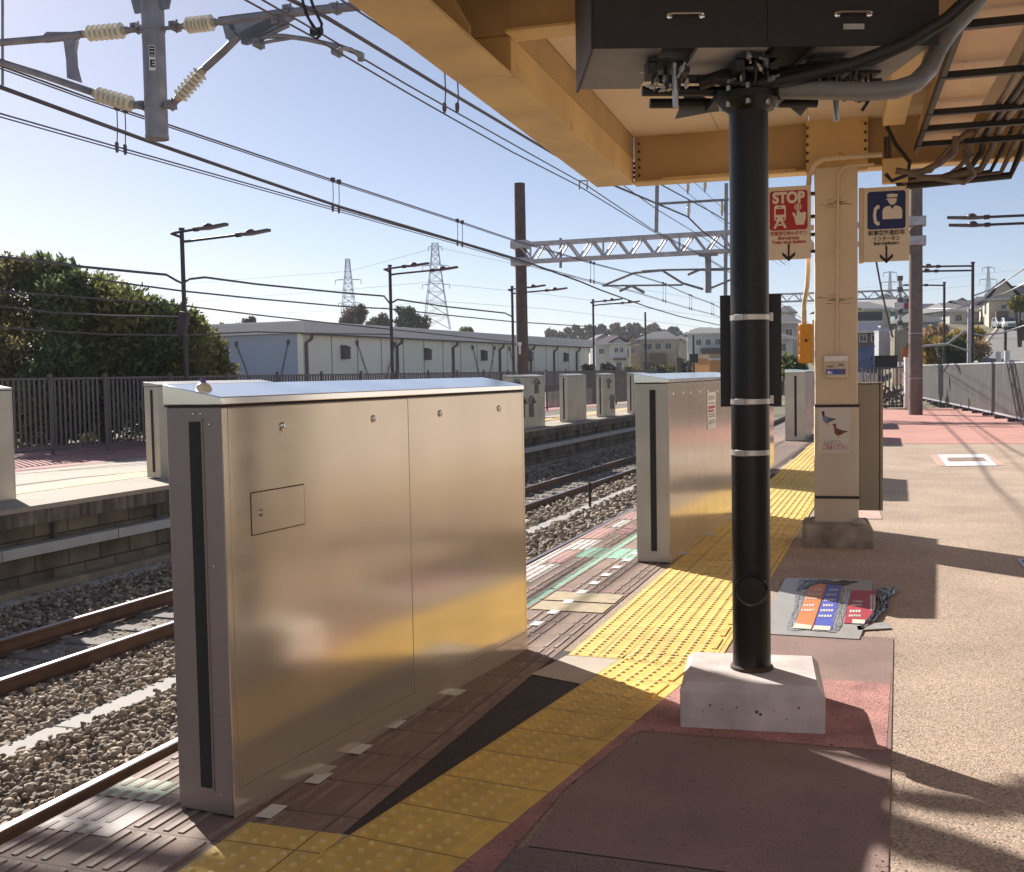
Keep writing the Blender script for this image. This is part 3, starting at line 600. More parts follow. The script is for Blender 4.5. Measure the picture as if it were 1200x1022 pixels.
m_pvc = mat('brown_grey_duct_hose', (.17, .13, .10), .5, var=.25, scale=15)
rr = random.Random(4)
for k in range(6):
    u = 3.13+.075*k; pts = []
    for j in range(15): v = -6.5+.5*j; pts.append((*CW(u+.02*math.sin(j*.9+k), v if v < -.5 else -.5), 3.275+.012*math.sin(j+k)))
    pts = pts[:13]; uu = 2.95-.06*k
    pts += [(*CW(u, -.28), 3.22), (*CW(u-.08, -.22), 3.12-.02*k), (*CW(uu, -.2), 3.05-.012*k), (*CW(2.62, -.19), 3.06-.02*k), (*CW(2.5, -.19), 3.16), (*CW(2.49, -.2), 3.4)]
    single('cable', MB().tube(pts, .018+.006*(k % 3), 8), m_cab if k % 2 else m_pvc, ['cable on the rack lying against the tan duct', 'second cable from the tan duct on the black rack', 'third cable from the tan duct on the black rack', 'fourth cable from the tan duct on the black rack', 'fifth cable from the tan duct on the black rack', 'outermost cable on the black rack'][k], 'cable', 'cables on the ladder rack', smooth=60)
for k, (pl, r, l) in enumerate(([[(1139, 185), (1128, 168), (1132, 186), (1141, 206), (1130, 214), (1108, 210), (1075, 207)], .022, 'grey flexible hose looping below the end of the canopy'], [[(1043, 130), (1040, 150), (1050, 170), (1066, 190), (1064, 205), (1045, 212), (1038, 204)], .016, 'black cable loop hanging beside the junction box'], [[(1120, 160), (1118, 180), (1100, 192), (1075, 204), (1050, 200)], .026, 'thick brown hose drooping along the rack end'], [[(1160, 140), (1130, 158), (1112, 175), (1090, 200), (1068, 203)], .022, 'dark hose crossing the canopy end girder'])):
    single('hose', MB().tube([byy(x, y, 9.3) for x, y in pl], r, 10), m_pvc if k != 1 else m_cab, l, 'hose', 'hoses at the canopy end', smooth=60)
single('junction_box', MB().bx(-.10, .10, -.05, .05, 0, .2, Matrix.Translation((*CW(2.55, -.19), 3.02)) @ Matrix.Rotation(CA, 4, 'Z')), m_och, 'small ochre junction box under the canopy end girder', 'junction box', bevel=.006)
# ================================================================== CREAM PILLAR
m_cr = mat('cream_pillar_paint', (.72, .57, .39), .6, var=.08, scale=3, var2=.08, scale2=.8, bump=.06, bscale=40)
m_crl = mat('pale_cover_plate', (.72, .61, .47), .6, var=.08, scale=4, var2=.12, scale2=1.5)
PR = R_(10); pil = thing('pillar', 'square cream steel pillar holding up the end of the canopy', 'pillar', (-1.4, 9.80, 0), PR)
b = MB(); b.bx(-.172, .172, -.172, .172, 1.19, 3.178); b.build('shaft', m_cr, pil, bevel=.01)
b = MB(); b.bx(-.178, .178, -.178, .178, .42, 1.18); b.build('cover_plate', m_crl, pil, bevel=.006)
b = MB(); b.bx(-.178, .178, -.178, .178, .20, .405); b.build('cover_plate', m_crl, pil, bevel=.006)
for z in (1.185, .4125):
    b = MB(); b.bx(-.176, .184, -.184, .176, z-.011, z+.011); b.build('band', m_bkmat, pil)
b = MB(); b.bx(-.2, .2, -.2, .2, .185, .2); b.build('seal', m_conc, pil)
t = thing('concrete_plinth', 'rust stained concrete plinth under the cream pillar', 'plinth', (-1.39, 9.78, 0), PR)
b = MB()
b.add([(x*k, y*k, z) for z, k in ((0, 1), (.15, .98), (.19, .9)) for x, y in ((-.29, -.29), (.29, -.29), (.29, .29), (-.29, .29))], [(i*4+j, i*4+(j+1) % 4, i*4+4+(j+1) % 4, i*4+4+j) for i in range(2) for j in range(4)]+[(8, 9, 10, 11)])
b.build('block', mat('stained_concrete', (.32, .27, .215), .9, var=.35, scale=7, var2=.3, scale2=3, bump=.4, bscale=40), t, bevel=.01)
b = MB(); b.lathe([(.05, 0), (.06, .02), (.04, .05), (0, .06)], (.17, -.19, .185), 12); b.build('mortar_lump', m_conc, t)
# stains where straps used to be
b = MB()
for z in (2.88, 2.07):
    for k in range(26):
        x = rr.gauss(-.0, .055); zz = z+rr.gauss(0, .018); l = .008+.03*rr.random(); b.bx(x-l, x+l, -.1735, -.172, zz-.0015, zz+.0015)
b.build('strap_stain', mat('grime', (.13, .085, .05), .9), pil)
def pw(x, y, z): c, s = math.cos(PR), math.sin(PR); return (-1.4+x*c-y*s, 9.8+x*s+y*c, z)
single('conduit', MB().tube([pw(.30, -.22, 3.17), pw(.1, -.2, 3.175), pw(.05, -.195, 3.16), pw(.015, -.19, 3.10), pw(.01, -.186, 2.6), pw(.006, -.186, 2.1), pw(.003, -.186, 1.62)], .011, 10), m_cr, 'thin cream conduit running down the middle of the pillar', 'conduit', smooth=60)
b = MB()
for z in (2.57, 2.48): b.cyl(pw(.008, -.187, z-.025), pw(.008, -.187, z+.025), .018, n=10)
single('conduit_coupling', b, m_cr, 'cream coupling on the thin pillar conduit', 'coupling')
single('conduit', MB().tube([pw(.36, -.24, 3.24), pw(-.1, -.24, 3.235), pw(-.17, -.21, 3.20), pw(-.215, -.12, 3.12), pw(-.225, -.03, 3.0), pw(-.225, -.02, 2.35), pw(-.235, -.08, 2.2), pw(-.26, -.13, 2.05), pw(-.265, -.14, 1.88)], .021, 12), m_cr, 'thick cream conduit bending down behind the red sign', 'conduit', smooth=60)
# emergency button box
t = thing('emergency_button_box', 'orange emergency stop box on the left side of the cream pillar', 'button box', pw(-.245, -.14, 1.55), PR)
m_or = mat('orange_plastic', (.78, .33, .02), .45, var=.08)
b = MB(); b.bx(-.055, .05, -.05, .05, 0, .33); b.build('case', m_or, t, bevel=.012)
b = MB()
for k in range(5): b.lathe([(.03, 0), (.03, .012), (0, .014)], (-.055, 0, .035+.065*k), 10, (-1, 0, 0))
b.build('hinge_rib', m_or, t)
b = MB(); b.lathe([(.012, 0), (.012, .008), (0, .01)], (0, -.05, .19), 12, (0, -1, 0)); b.build('button', m_blk, t)
b = MB(); b.bx(.05, .065, -.04, .06, -.02, .36); b.build('mounting_plate', m_cr, t)
b = MB(); b.bx(-.035, .005, -.03, .03, .33, .45); b.build('cable_gland', m_cr, t, bevel=.008)
# intercom
t = thing('intercom', 'white intercom unit with a blue label on the front of the cream pillar', 'intercom', pw(-.005, -.178, 1.42), PR)
b = MB(); b.bx(-.095, .095, -.05, 0, 0, .18); b.build('case', mat('intercom_beige', (.62, .52, .36), .5), t, bevel=.006)
b = MB(); b.bx(-.095, .095, -.056, 0, .14, .185); b.build('top_hood', m_white, t, bevel=.004)
b = MB(); b.bx(-.08, .075, -.053, -.05, .03, .075); l = b.build('label', m_blue, t)
b = MB(); b.bx(-.07, -.045, -.0545, -.053, .035, .06); b.bx(-.04, -.03, -.0545, -.053, .035, .055); b.build('label_figure', m_white, l)
b = MB(); b.lathe([(.012, 0), (.01, .008), (0, .01)], (.05, -.053, .054), 12, (0, -1, 0)); b.build('call_button', m_prr, t)
b = MB(); b.bx(-.075, -.02, -.052, -.05, .09, .105); b.bx(.02, .06, -.052, -.05, .1, .12); b.build('speaker_slot', m_prt, t)
# cabinet behind the pillar
t = thing('cabinet', 'slim olive grey cabinet standing against the right back of the cream pillar', 'cabinet', (-1.14, 10.02, .27), R_(10))
m_ol = mat('olive_grey_steel', (.34, .295, .22), .5, .2, var=.06, scale=4)
b = MB(); b.bx(-.11, .068, -.07, .25, 0, 1.09); b.build('body', m_ol, t, bevel=.004)
b = MB(); b.bx(.068, .075, -.065, .25, .004, 1.085); b.build('seam', m_gap, t)
b = MB(); b.bx(.075, .098, -.072, .25, .0, 1.095); b.build('door', m_ol, t, bevel=.003)
b = MB(); b.bx(-.12, .105, -.08, .26, 1.095, 1.105); b.build('cap', m_ol, t)
# ================================================================== SIGNS
m_sgn = mat('sign_cream', (.78, .66, .49), .5, var=.03); m_sred = mat('sign_red', (.42, .03, .035), .5, var=.04); m_sblue = mat('sign_blue', (.018, .03, .13), .5, var=.05); m_sblk = mat('sign_black', (.02, .02, .02), .6); m_sgr = mat('sign_white', (.8, .72, .6), .5, var=.02)
FT = Matrix.Rotation(math.pi/2, 4, 'X')      # text plane -> faces -y
def flat(b, poly, y0, y1): b.ext([(x, y0, z) for x, z in poly], (0, y1-y0, 0))
def rrect(x0, x1, z0, z1, r, n=5):
    o = []
    for cx_, cz_, a0 in ((x1-r, z0+r, -90), (x1-r, z1-r, 0), (x0+r, z1-r, 90), (x0+r, z0+r, 180)):
        for k in range(n+1): a = R_(a0+90*k/n); o.append((cx_+r*math.cos(a), cz_+r*math.sin(a)))
    return o
def circ(x, z, r, n=18): return [(x+r*math.cos(2*math.pi*k/n), z+r*math.sin(2*math.pi*k/n)) for k in range(n)]
def arrow(t, z):
    b = MB(); flat(b, rrect(-.008, .008, z-.05, z+.07, .002), -.0225, -.0205)
    flat(b, [(-.052, z+.005), (-.052, z-.022), (0, z-.075), (.052, z-.022), (.052, z+.005), (0, z-.042)], -.0232, -.0205); b.build('arrow', m_sblk, t, smooth=0)
W_, H_ = .365, .61
t = thing('stop_sign', 'cream sign with a red train stop button panel left of the cream pillar', 'sign', pw(-.385, -.13, 2.43), PR)
b = MB(); b.bx(-W_/2, W_/2, -.02, .02, 0, H_); b.build('board', m_sgn, t, bevel=.003)
b = MB(); flat(b, rrect(-.155, .155, .245, .575, .025), -.0215, -.0195); p_ = b.build('red_panel', m_sred, t, smooth=0)
text('STOP', .125, Matrix.Translation((0, -.0225, .512)) @ FT, m_sgr, 'lettering', t, width=.265, bold=.006)
b = MB(); y0, y1 = -.0235, -.0210
flat(b, rrect(-.118, -.022, .325, .455, .018), y0, y1); flat(b, [(-.125, .262), (-.105, .262), (-.072, .325), (-.095, .325)], y0, y1); flat(b, [(-.015, .262), (-.035, .262), (-.068, .325), (-.045, .325)], y0, y1); flat(b, rrect(-.1, -.04, .285, .297, .002), y0, y1)
hand = [(.028, .385), (.048, .345), (.055, .305), (.06, .285), (.125, .285), (.14, .335), (.142, .385), (.125, .39), (.108, .385), (.09, .39), (.088, .425), (.066, .425), (.066, .355), (.045, .392)]
flat(b, hand, y0, y1)
flat(b, circ(.077, .435, .029), y0, y1); b.build('pictogram', m_sgr, t, smooth=0)
b = MB(); y0, y1 = -.0245, -.0230; flat(b, rrect(-.105, -.035, .375, .425, .008), y0, y1); flat(b, rrect(-.085, -.055, .436, .444, .003), y0, y1); flat(b, circ(-.1, .345, .009), y0, y1); flat(b, circ(-.04, .345, .009), y0, y1)
ring = [(.077+r*math.cos(a), .435+r*math.sin(a)) for r, seq in ((.021, range(0, 13)), (.0135, range(12, -1, -1))) for a in [R_(-60+25*k) for k in seq]]
flat(b, ring, y0, y1); b.build('pictogram_detail', m_sred, t, smooth=0)
text('列車非常停止ボタン', .040, Matrix.Translation((0, -.0215, .215)) @ FT, m_sred, 'lettering', t, width=.30, bold=.0006)
text('Emergency', .038, Matrix.Translation((0, -.0215, .178)) @ FT, m_sred, 'lettering', t, width=.175, bold=.0013)
text('Train stop button', .037, Matrix.Translation((0, -.0215, .144)) @ FT, m_sred, 'lettering', t, width=.28, bold=.0013)
arrow(t, .056)
b = MB()
for z in (.06, .2, .35, .54): b.bx(W_/2, W_/2+.05, -.03, .03, z-.012, z+.012); b.cyl((W_/2+.02, -.04, z), (W_/2+.02, .04, z), .012, n=8)
b.build('bracket', m_bkmat, t)
t = thing('interphone_sign', 'cream sign with a blue station staff and telephone panel right of the cream pillar', 'sign', pw(.40, -.13, 2.38), PR)
b = MB(); b.bx(-.18, .18, -.02, .02, 0, H_); b.build('board', m_sgn, t, bevel=.003)
b = MB(); b.bx(-.215, -.181, -.015, .05, -.005, H_+.005); b.build('mounting_plate', m_cr, t)
b = MB(); flat(b, rrect(-.15, .15, .265, .575, .022), -.0215, -.0195); b.build('blue_panel', m_sblue, t, smooth=0)
b = MB(); y0, y1 = -.0232, -.0212
flat(b, [(-.03, .345), (.122, .345), (.124, .41), (.112, .438), (.085, .452), (.062, .452), (.046, .425), (.03, .452), (.005, .452), (-.022, .438), (-.032, .41)], y0, y1)
flat(b, [(.012, .515), (.012, .49), (.028, .466), (.046, .458), (.064, .466), (.08, .49), (.08, .515)], y0, y1)
flat(b, [(.002, .548), (.006, .522), (.086, .522), (.088, .545), (.046, .552)], y0, y1); flat(b, [(.002, .512), (-.004, .503), (.03, .503), (.03, .512)], y0, y1)
ph = [(-.055, .463), (-.075, .463), (-.098, .44), (-.106, .38), (-.098, .32), (-.075, .297), (-.055, .297), (-.055, .325), (-.074, .33), (-.082, .38), (-.074, .43), (-.055, .435)]
flat(b, ph, y0, y1); b.build('pictogram', m_sgr, t, smooth=0)
b = MB(); flat(b, [(.034, .452), (.058, .452), (.046, .425)], -.0240, -.0225); flat(b, rrect(.01, .08, .514, .5205, .002), -.024, -.0225); b.build('pictogram_detail', m_sblue, t, smooth=0)
text('駅事務室連絡用', .045, Matrix.Translation((0, -.0215, .232)) @ FT, m_sblk, 'lettering', t, width=.285, bold=.0006)
text('インターホン', .045, Matrix.Translation((0, -.0215, .185)) @ FT, m_sblk, 'lettering', t, width=.21, bold=.0006)
text('Interphone', .040, Matrix.Translation((0, -.0215, .148)) @ FT, m_sblk, 'lettering', t, width=.20, bold=.0013)
arrow(t, .056)
t = thing('pigeon_notice', 'white notice with two pigeons on the lower front of the cream pillar', 'notice', pw(-.02, -.1785, .79), PR)
b = MB(); b.bx(-.128, .128, -.002, 0, 0, .385); b.build('sheet', mat('notice_paper', (.72, .66, .6), .6, var=.03), t)
def bird(dx, dz, cols, name):
    P_ = lambda pts: [(x+dx, z+dz) for x, z in pts]
    b = MB(); flat(b, P_([(-.035, .0), (-.012, -.02), (.02, -.012), (.045, .006), (.07, .012), (.07, .018), (.03, .024), (-.005, .038), (-.024, .05), (-.036, .03)]), -.0032, -.0018); o = b.build(name, cols[0], t, smooth=0)
    b = MB(); flat(b, P_([(-.036, .03), (-.024, .05), (-.02, .072), (-.03, .084), (-.042, .08), (-.052, .07), (-.042, .066), (-.04, .05)]), -.0035, -.0018); b.build('head', cols[1], o, smooth=0)
    b = MB()
    for k in range(3): flat(b, P_([(.0+.018*k, -.008+.004*k), (.006+.018*k, -.008+.004*k), (.022+.016*k, .026-.003*k), (.014+.016*k, .028-.003*k)]), -.0036, -.003)
    flat(b, P_([(.04, .006), (.07, .012), (.07, .018), (.042, .02)]), -.0036, -.003); b.build('wing_bar', cols[2], o, smooth=0)
    b = MB(); flat(b, P_([(-.012, -.02), (-.008, -.02), (-.006, -.036), (-.012, -.036)]), -.003, -.0018); flat(b, P_([(.004, -.018), (.008, -.018), (.01, -.034), (.004, -.034)]), -.003, -.0018); b.build('legs', m_prr, o, smooth=0)
m_b1 = mat('bird_grey', (.22, .25, .36), .6); m_b2 = mat('bird_navy', (.02, .025, .06), .6); m_b3 = mat('bird_brown', (.22, .07, .035), .6); m_b4 = mat('bird_dark', (.05, .035, .03), .6)
bird(-.055, .27, (m_b1, m_b2, m_b2), 'grey_pigeon'); bird(.038, .165, (m_b3, m_b3, m_b4), 'brown_pigeon')
text('ハトのフン、', .05, Matrix.Translation((.0, -.0025, .083)) @ FT, m_prt, 'lettering', t, width=.15, bold=.0004)
text('ご注意ください', .05, Matrix.Translation((.005, -.0025, .045)) @ FT, m_prr, 'lettering', t, width=.2, bold=.0004)
# ================================================================== GROUND NOTICE, HATCH
zz = lambda x, y: (860+x*250/1200, 590+y*190/912)
def gp(poly, z): return [tuple(atz(*zz(x, y), z).xy) for x, y in poly]
orig = atz(950, 712, 0); t = thing('floor_notice', 'grey taped floor notice with orange, blue and red panels half in shadow', 'floor notice', (orig.x, orig.y, 0))
def gsheet(name, m, polys, z, th=.002):
    b = MB()
    for p in polys: b.ext([(x-orig.x, y-orig.y, z) for x, y in gp(p, z)], (0, 0, -th))
    return b.each(name, m, t, smooth=0) if name == 'pale_foot_strip' else b.build(name, m, t, smooth=0)
gsheet('backing_sheet', mat('notice_vinyl', (.40, .385, .36), .4, var=.08, scale=8, bump=.15, bscale=12), [[(290, 418), (780, 430), (775, 520), (735, 690), (705, 762), (150, 730), (200, 600)], [(690, 690), (850, 665), (885, 700), (700, 712)]], .010, .004)
gsheet('orange_panel', mat('orange_print', (.75, .25, .09), .5, var=.05), [[(435, 447), (521, 451), (440, 700), (340, 688)]], .014)
gsheet('blue_panel', mat('blue_print', (.10, .13, .50), .5, var=.05), [[(526, 452), (607, 462), (552, 708), (446, 702)]], .0142)
gsheet('red_panel', mat('crimson_print', (.45, .055, .075), .5, var=.05), [[(665, 488), (810, 490), (765, 676), (618, 672)]], .0144)
txt = []
for (x0, y0, x1, y1) in ((450, 478, 495, 490), (415, 505, 490, 516), (400, 530, 470, 538), (390, 566, 455, 578), (378, 594, 452, 604), (535, 480, 590, 490), (520, 508, 580, 518), (505, 536, 575, 548), (500, 566, 560, 578), (486, 595, 560, 607), (475, 626, 552, 638), (668, 545, 725, 556), (660, 566, 720, 576), (650, 598, 715, 612), (645, 625, 715, 636), (765, 515, 800, 600)):
    n_ = max(1, int((x1-x0)/14))
    for k in range(n_):
        a = x0+(x1-x0)*k/n_; c = x0+(x1-x0)*(k+.72)/n_; txt.append([(a+3, y0), (c+3, y0), (c, y1), (a, y1)])
gsheet('print_mark', m_whitep, txt, .016, .001)
gsheet('pale_foot_strip', m_sgr, [[(342, 672), (438, 685), (434, 706), (332, 700)], [(452, 685), (545, 690), (540, 714), (444, 707)], [(668, 650), (740, 655), (735, 676), (664, 673)]], .0158, .001)
# crumpled plastic around the panels
def crumple(name, m, outline, z, amp, seed):
    r = random.Random(seed); pts = gp(outline, z); k = len(pts); n = 7; V = []; F = []
    c = (sum(p[0] for p in pts)/k, sum(p[1] for p in pts)/k)
    for i in range(n):
        f_ = 1-i/n
        for x, y in pts: V.append((c[0]+(x-c[0])*f_-orig.x, c[1]+(y-c[1])*f_-orig.y, z+amp*r.random()))
    for i in range(n-1): F += [(i*k+j, i*k+(j+1) % k, (i+1)*k+(j+1) % k, (i+1)*k+j) for j in range(k)]
    b = MB(); b.add(V, F); return b.build(name, m, t, smooth=0)
def rag(pts, n, j, seed):
    r = random.Random(seed); o = []
    for i in range(len(pts)):
        a, c = pts[i], pts[(i+1) % len(pts)]
        for k in range(n): f_ = k/n; o.append((a[0]+(c[0]-a[0])*f_+r.gauss(0, j), a[1]+(c[1]-a[1])*f_+r.gauss(0, j)))
    return o
m_film = mat('clear_film_grey', (.33, .32, .32), .22, var=.25, scale=30, bump=.5, bscale=20); m_bag = mat('black_plastic', (.03, .03, .035), .3, var=.3, scale=12)
crumple('plastic_wrap', m_film, rag([(370, 445), (430, 440), (345, 690), (300, 700)], 6, 6, 1), .010, .005, 1)
crumple('plastic_wrap', m_film, rag([(612, 462), (662, 488), (615, 672), (590, 715), (556, 708)], 6, 5, 2), .010, .005, 2)
crumple('plastic_wrap', m_film, rag([(300, 695), (600, 710), (580, 724), (300, 712)], 8, 4, 3), .010, .004, 3)
crumple('black_wrap', m_bag, rag([(800, 475), (920, 478), (880, 505), (860, 600), (800, 650), (720, 700), (780, 640), (830, 560)], 6, 6, 4), .012, .015, 4)
crumple('black_wrap', m_bag, rag([(370, 440), (440, 430), (700, 440), (610, 455), (440, 446), (350, 500)], 6, 4, 5), .012, .006, 5)
# white tiled drain frame, small pad, blue white marker at the right
org2 = atz(1135, 539, 0); t = thing('drain_cover', 'white framed drain cover set in the asphalt near the right fence', 'drain cover', (org2.x, org2.y, 0))
z6 = lambda x, y: (1000+x*200/973, 430+y*210/1022)
def g6(poly, z): return [(p.x-org2.x, p.y-org2.y) for p in [atz(*z6(x, y), z) for x, y in poly]]
b = MB(); b.sheet(g6([(432, 500), (770, 498), (872, 560), (485, 565)], .005), .005); b.build('end_tile', mat('pale_pink_tile', (.6, .38, .3), .7), t, smooth=0)
b = MB(); b.sheet(g6([(482, 500), (755, 498), (820, 562), (530, 565)], .009), .009); b.build('white_frame', m_white, t, smooth=0)
b = MB(); b.sheet(g6([(530, 517), (738, 515), (762, 535), (545, 538)], .013), .013); b.build('grating', mat('drain_grate', (.3, .2, .15), .8), t, smooth=0)
psheet('pavement_repair', mat('pale_pink_pad', (.6, .4, .33), .8), [[tuple(atz(x, y, .005).xy) for x, y in ((1003, 597), (1030, 597), (1034, 608), (1000, 608))]], .006, 'W')
t = thing('floor_sticker', 'white and blue floor sticker at the right edge of the platform', 'sticker', (*atz(1206, 662, 0).xy, 0)); q0 = atz(1206, 662, 0)
b = MB(); b.sheet([(p.x-q0.x, p.y-q0.y) for p in [atz(x, y, .006) for x, y in ((1192, 655), (1240, 657), (1240, 700), (1203, 668))]], .006); b.build('sheet', mat('sticker_white', (.6, .62, .7), .5), t, smooth=0)
b = MB(); b.sheet([(p.x-q0.x, p.y-q0.y) for p in [atz(x, y, .008) for x, y in ((1196, 656), (1240, 658), (1240, 664), (1200, 660))]], .008); b.build('border', m_blue, t, smooth=0)
# ================================================================== OVERHEAD LINE
m_gal = mat('weathered_galvanised', (.30, .285, .30), .5, .5, var=.2, scale=6, var2=.1, scale2=1.5)
m_galL = mat('pale_galvanised', (.5, .48, .5), .5, .4, var=.2, scale=4)
m_por = mat('cream_porcelain', (.80, .74, .60), .22, var=.08, scale=10)
m_core_shade = mat('shaded_porcelain_core', (.50, .43, .30), .3, var=.1)  # darker tone paints in the shade between the sheds
m_wire = mat('dark_wire', (.11, .095, .11), .55, .3, var=.2)
m_rustp = mat('rust_brown_pole', (.105, .075, .068), .75, var=.25, scale=5, var2=.15, scale2=1)
m_brnp = mat('grey_brown_concrete_pole', (.20, .155, .135), .85, var=.2, scale=5, var2=.15, scale2=1)
def gloc(px, py, org, s):
    w = ray(px, py); t = (org[1]-s*org[0])/(w.y-s*w.x); p = w*t + Vector((0, 0, EYE)); a = math.atan(s)
    dx, dy = p.x-org[0], p.y-org[1]; return Vector((dx*math.cos(a)+dy*math.sin(a), 0, p.z))
def truss(b, x0, x1, z0, z1, n, r=.035, dy=.16):
    for y in (-dy, dy):
        for z in (z0, z1): b.bx(x0, x1, y-r, y+r, z-r, z+r)
        for k in range(n):
            a, c = x0+(x1-x0)*k/n, x0+(x1-x0)*(k+1)/n; m = (a+c)/2
            b.cyl((a, y, z1), (m, y, z0), r*.62, n=4); b.cyl((m, y, z0), (c, y, z1), r*.62, n=4)
    for k in range(n+1):
        a = x0+(x1-x0)*k/n; b.bx(a-.02, a+.02, -dy, dy, z0-.02, z0+.02); b.bx(a-.02, a+.02, -dy, dy, z1-.02, z1+.02)
    for k in range(0, n, 3): a = x0+(x1-x0)*(k+.5)/n; b.bx(a-.03, a+.03, -dy-.02, -dy+.02, z0, z1)
def insulator(t, p, q, r=.076, n=7):
    p, q = Vector(p), Vector(q); ax = q-p; L = ax.length; u = ax.normalized()
    b = MB(); b.cyl(p, q, r*.5, n=14); o = b.build('insulator', m_core_shade, t, smooth=50)
    b = MB()
    for k in range(n):
        a = L*(.08+.84*(k+.5)/n); w_ = L*.84/n*.17; b.lathe([(r*.45, a-w_*1.6), (r*.9, a-w_), (r, a), (r*.9, a+w_*.8), (r*.45, a+w_)], p, 18, ax)
    b.build('shed', m_por, o, smooth=50)
    b = MB(); b.cyl(p-u*.10, p+u*.04, .026, .034, 12); b.cyl(q-u*.04, q+u*.10, .034, .022, 12); b.each('end_cap', m_gal, o); return o
# --- near gantry: only its hanging mast and arms are inside the frame
GO = (-7.42, 8.33); g = thing('overhead_line_gantry', 'overhead line gantry with a numbered hanging grey mast and cream insulators', 'gantry', (*GO, 0), math.atan(.09), 'overhead line gantries')
G = lambda px, py: gloc(px, py, GO, .09)
b = MB(); MZ = G(182, 163).z; b.cyl((0, 0, MZ), (0, 0, 5.8), .106, n=28); mst = b.build('mast', m_gal, g)
b = MB(); b.lathe([(.107, MZ-.005), (.110, MZ-.005), (.110, MZ+.03), (.107, MZ+.03)], n=28); b.build('end_ring', m_gal, mst)
b = MB()
for s in (-1, 1): b.ext([(.1*s, -.02, 4.97), (.19*s, -.02, 4.97), (.21*s, -.02, 5.04), (.28*s, -.02, 5.3), (.1*s, -.02, 5.3)], (0, .02, 0))
b.each('gusset_plate', m_gal, mst)
PT = Matrix.Rotation(R_(38), 4, 'Z') @ Matrix.Translation((-.022, 0, 0))
b = MB(); PZ = G(173, 73).z-4.515; b.bx(-.028, .028, -.118, -.104, 4.40+PZ, 4.63+PZ, PT); pl = b.build('number_plate', m_white, mst)
b = MB(); b.bx(-.023, .023, -.1195, -.118, 4.525+PZ, 4.622+PZ, PT); b.build('plate_symbol', m_sblk, pl)
b = MB()
for z in (4.54, 4.57, 4.60): b.bx(-.015, .015, -.1205, -.1195, z+PZ-.004, z+PZ+.004, PT)
b.build('plate_symbol_line', m_white, pl)
text('E', .09, PT @ Matrix.Translation((0, -.1185, 4.46+PZ)) @ FT, m_sblk, 'lettering', pl, bold=.004)
b = MB(); truss(b, -8.5, 9.5, 5.75, 6.35, 18, r=.045, dy=.2); b.build('beam', m_galL, g)
for x in (-8.3, 9.3): b = MB(); b.cyl((x, 0, -1.4), (x, 0, 8.0), .2, .17, 20); b.build('pole', m_rustp, g)
for a, c in (((155, 35), (97, 40)), ((210, 31), (255, 26)), ((165, 125), (108, 109)), ((203, 122), (240, 80))):
    p, q = G(*a), G(*c); u = (q-p).normalized(); insulator(g, p+u*.06, q-u*.02); b = MB(); b.tube([(math.copysign(.09, p.x), 0, p.z), p+u*.02], .02, 8); b.build('insulator_pin', m_gal, g)
b = MB(); A = lambda *pts: [G(*p) for p in pts]
b.tube(A((97, 40), (60, 45), (0, 50), (-90, 58)), .036, 10); b.tube(A((108, 108), (50, 88), (0, 72), (-90, 50)), .036, 10); b.tube(A((258, 25), (330, 16), (411, 8), (470, 2)), .042, 10)
b.tube(A((240, 80), (262, 60), (280, 42)), .036, 10); b.each('arm', m_gal, g)
b = MB(); y = .012
def plate(pts, th=.02): b.ext([Vector((p.x, -th, p.z)) for p in A(*pts)], (0, 2*th, 0))
plate([(76, 49), (91, 47), (89, 60), (90, 78), (95, 97), (80, 92), (79, 70)]); plate([(52, 42), (56, 38), (92, 38), (92, 46), (52, 50)]); plate([(266, 27), (275, 18), (330, 12), (345, 22), (300, 46), (288, 53), (280, 40), (272, 36)]); plate([(262, 30), (276, 28), (276, 46), (266, 46)]); plate([(282, 38), (316, 22), (330, 26), (292, 52), (284, 52)])
b.each('bracket_plate', m_gal, g, smooth=0)
b = MB(); b.tube(A((296, 50), (312, 43), (332, 42), (360, 46), (400, 55), (424, 64)), .022, 8); b.tube(A((300, 52), (320, 48), (345, 44)), .016, 8); b.tube(A((326, 24), (338, 30), (300, 48)), .02, 8); b.each('steady_arm', m_gal, g)
b = MB()
for px, py in ((303, 51), (325, 25), (338, 12), (393, 10), (395, 60), (160, 33), (205, 31), (168, 124), (200, 123)):
    b = MB(); p = G(px, py); b.bx(p.x-.03, p.x+.03, -.06, .06, p.z-.035, p.z+.035); b.cyl((p.x, -.085, p.z), (p.x, .085, p.z), .014, n=6); b.cyl((p.x+.02, 0, p.z-.06), (p.x+.02, 0, p.z+.06), .012, n=6); b.build('clamp', m_gal, g)
b = MB()
for z in (G(180, 34).z, G(180, 124).z): b.lathe([(.106, z-.02), (.114, z-.02), (.114, z+.02), (.106, z+.02)], n=24)
b.each('mast_band', m_gal, mst)
b = MB(); b.tube(A((3, -30), (3, 100)), .014, 6); b.build('hanger_rod', m_gal, g)
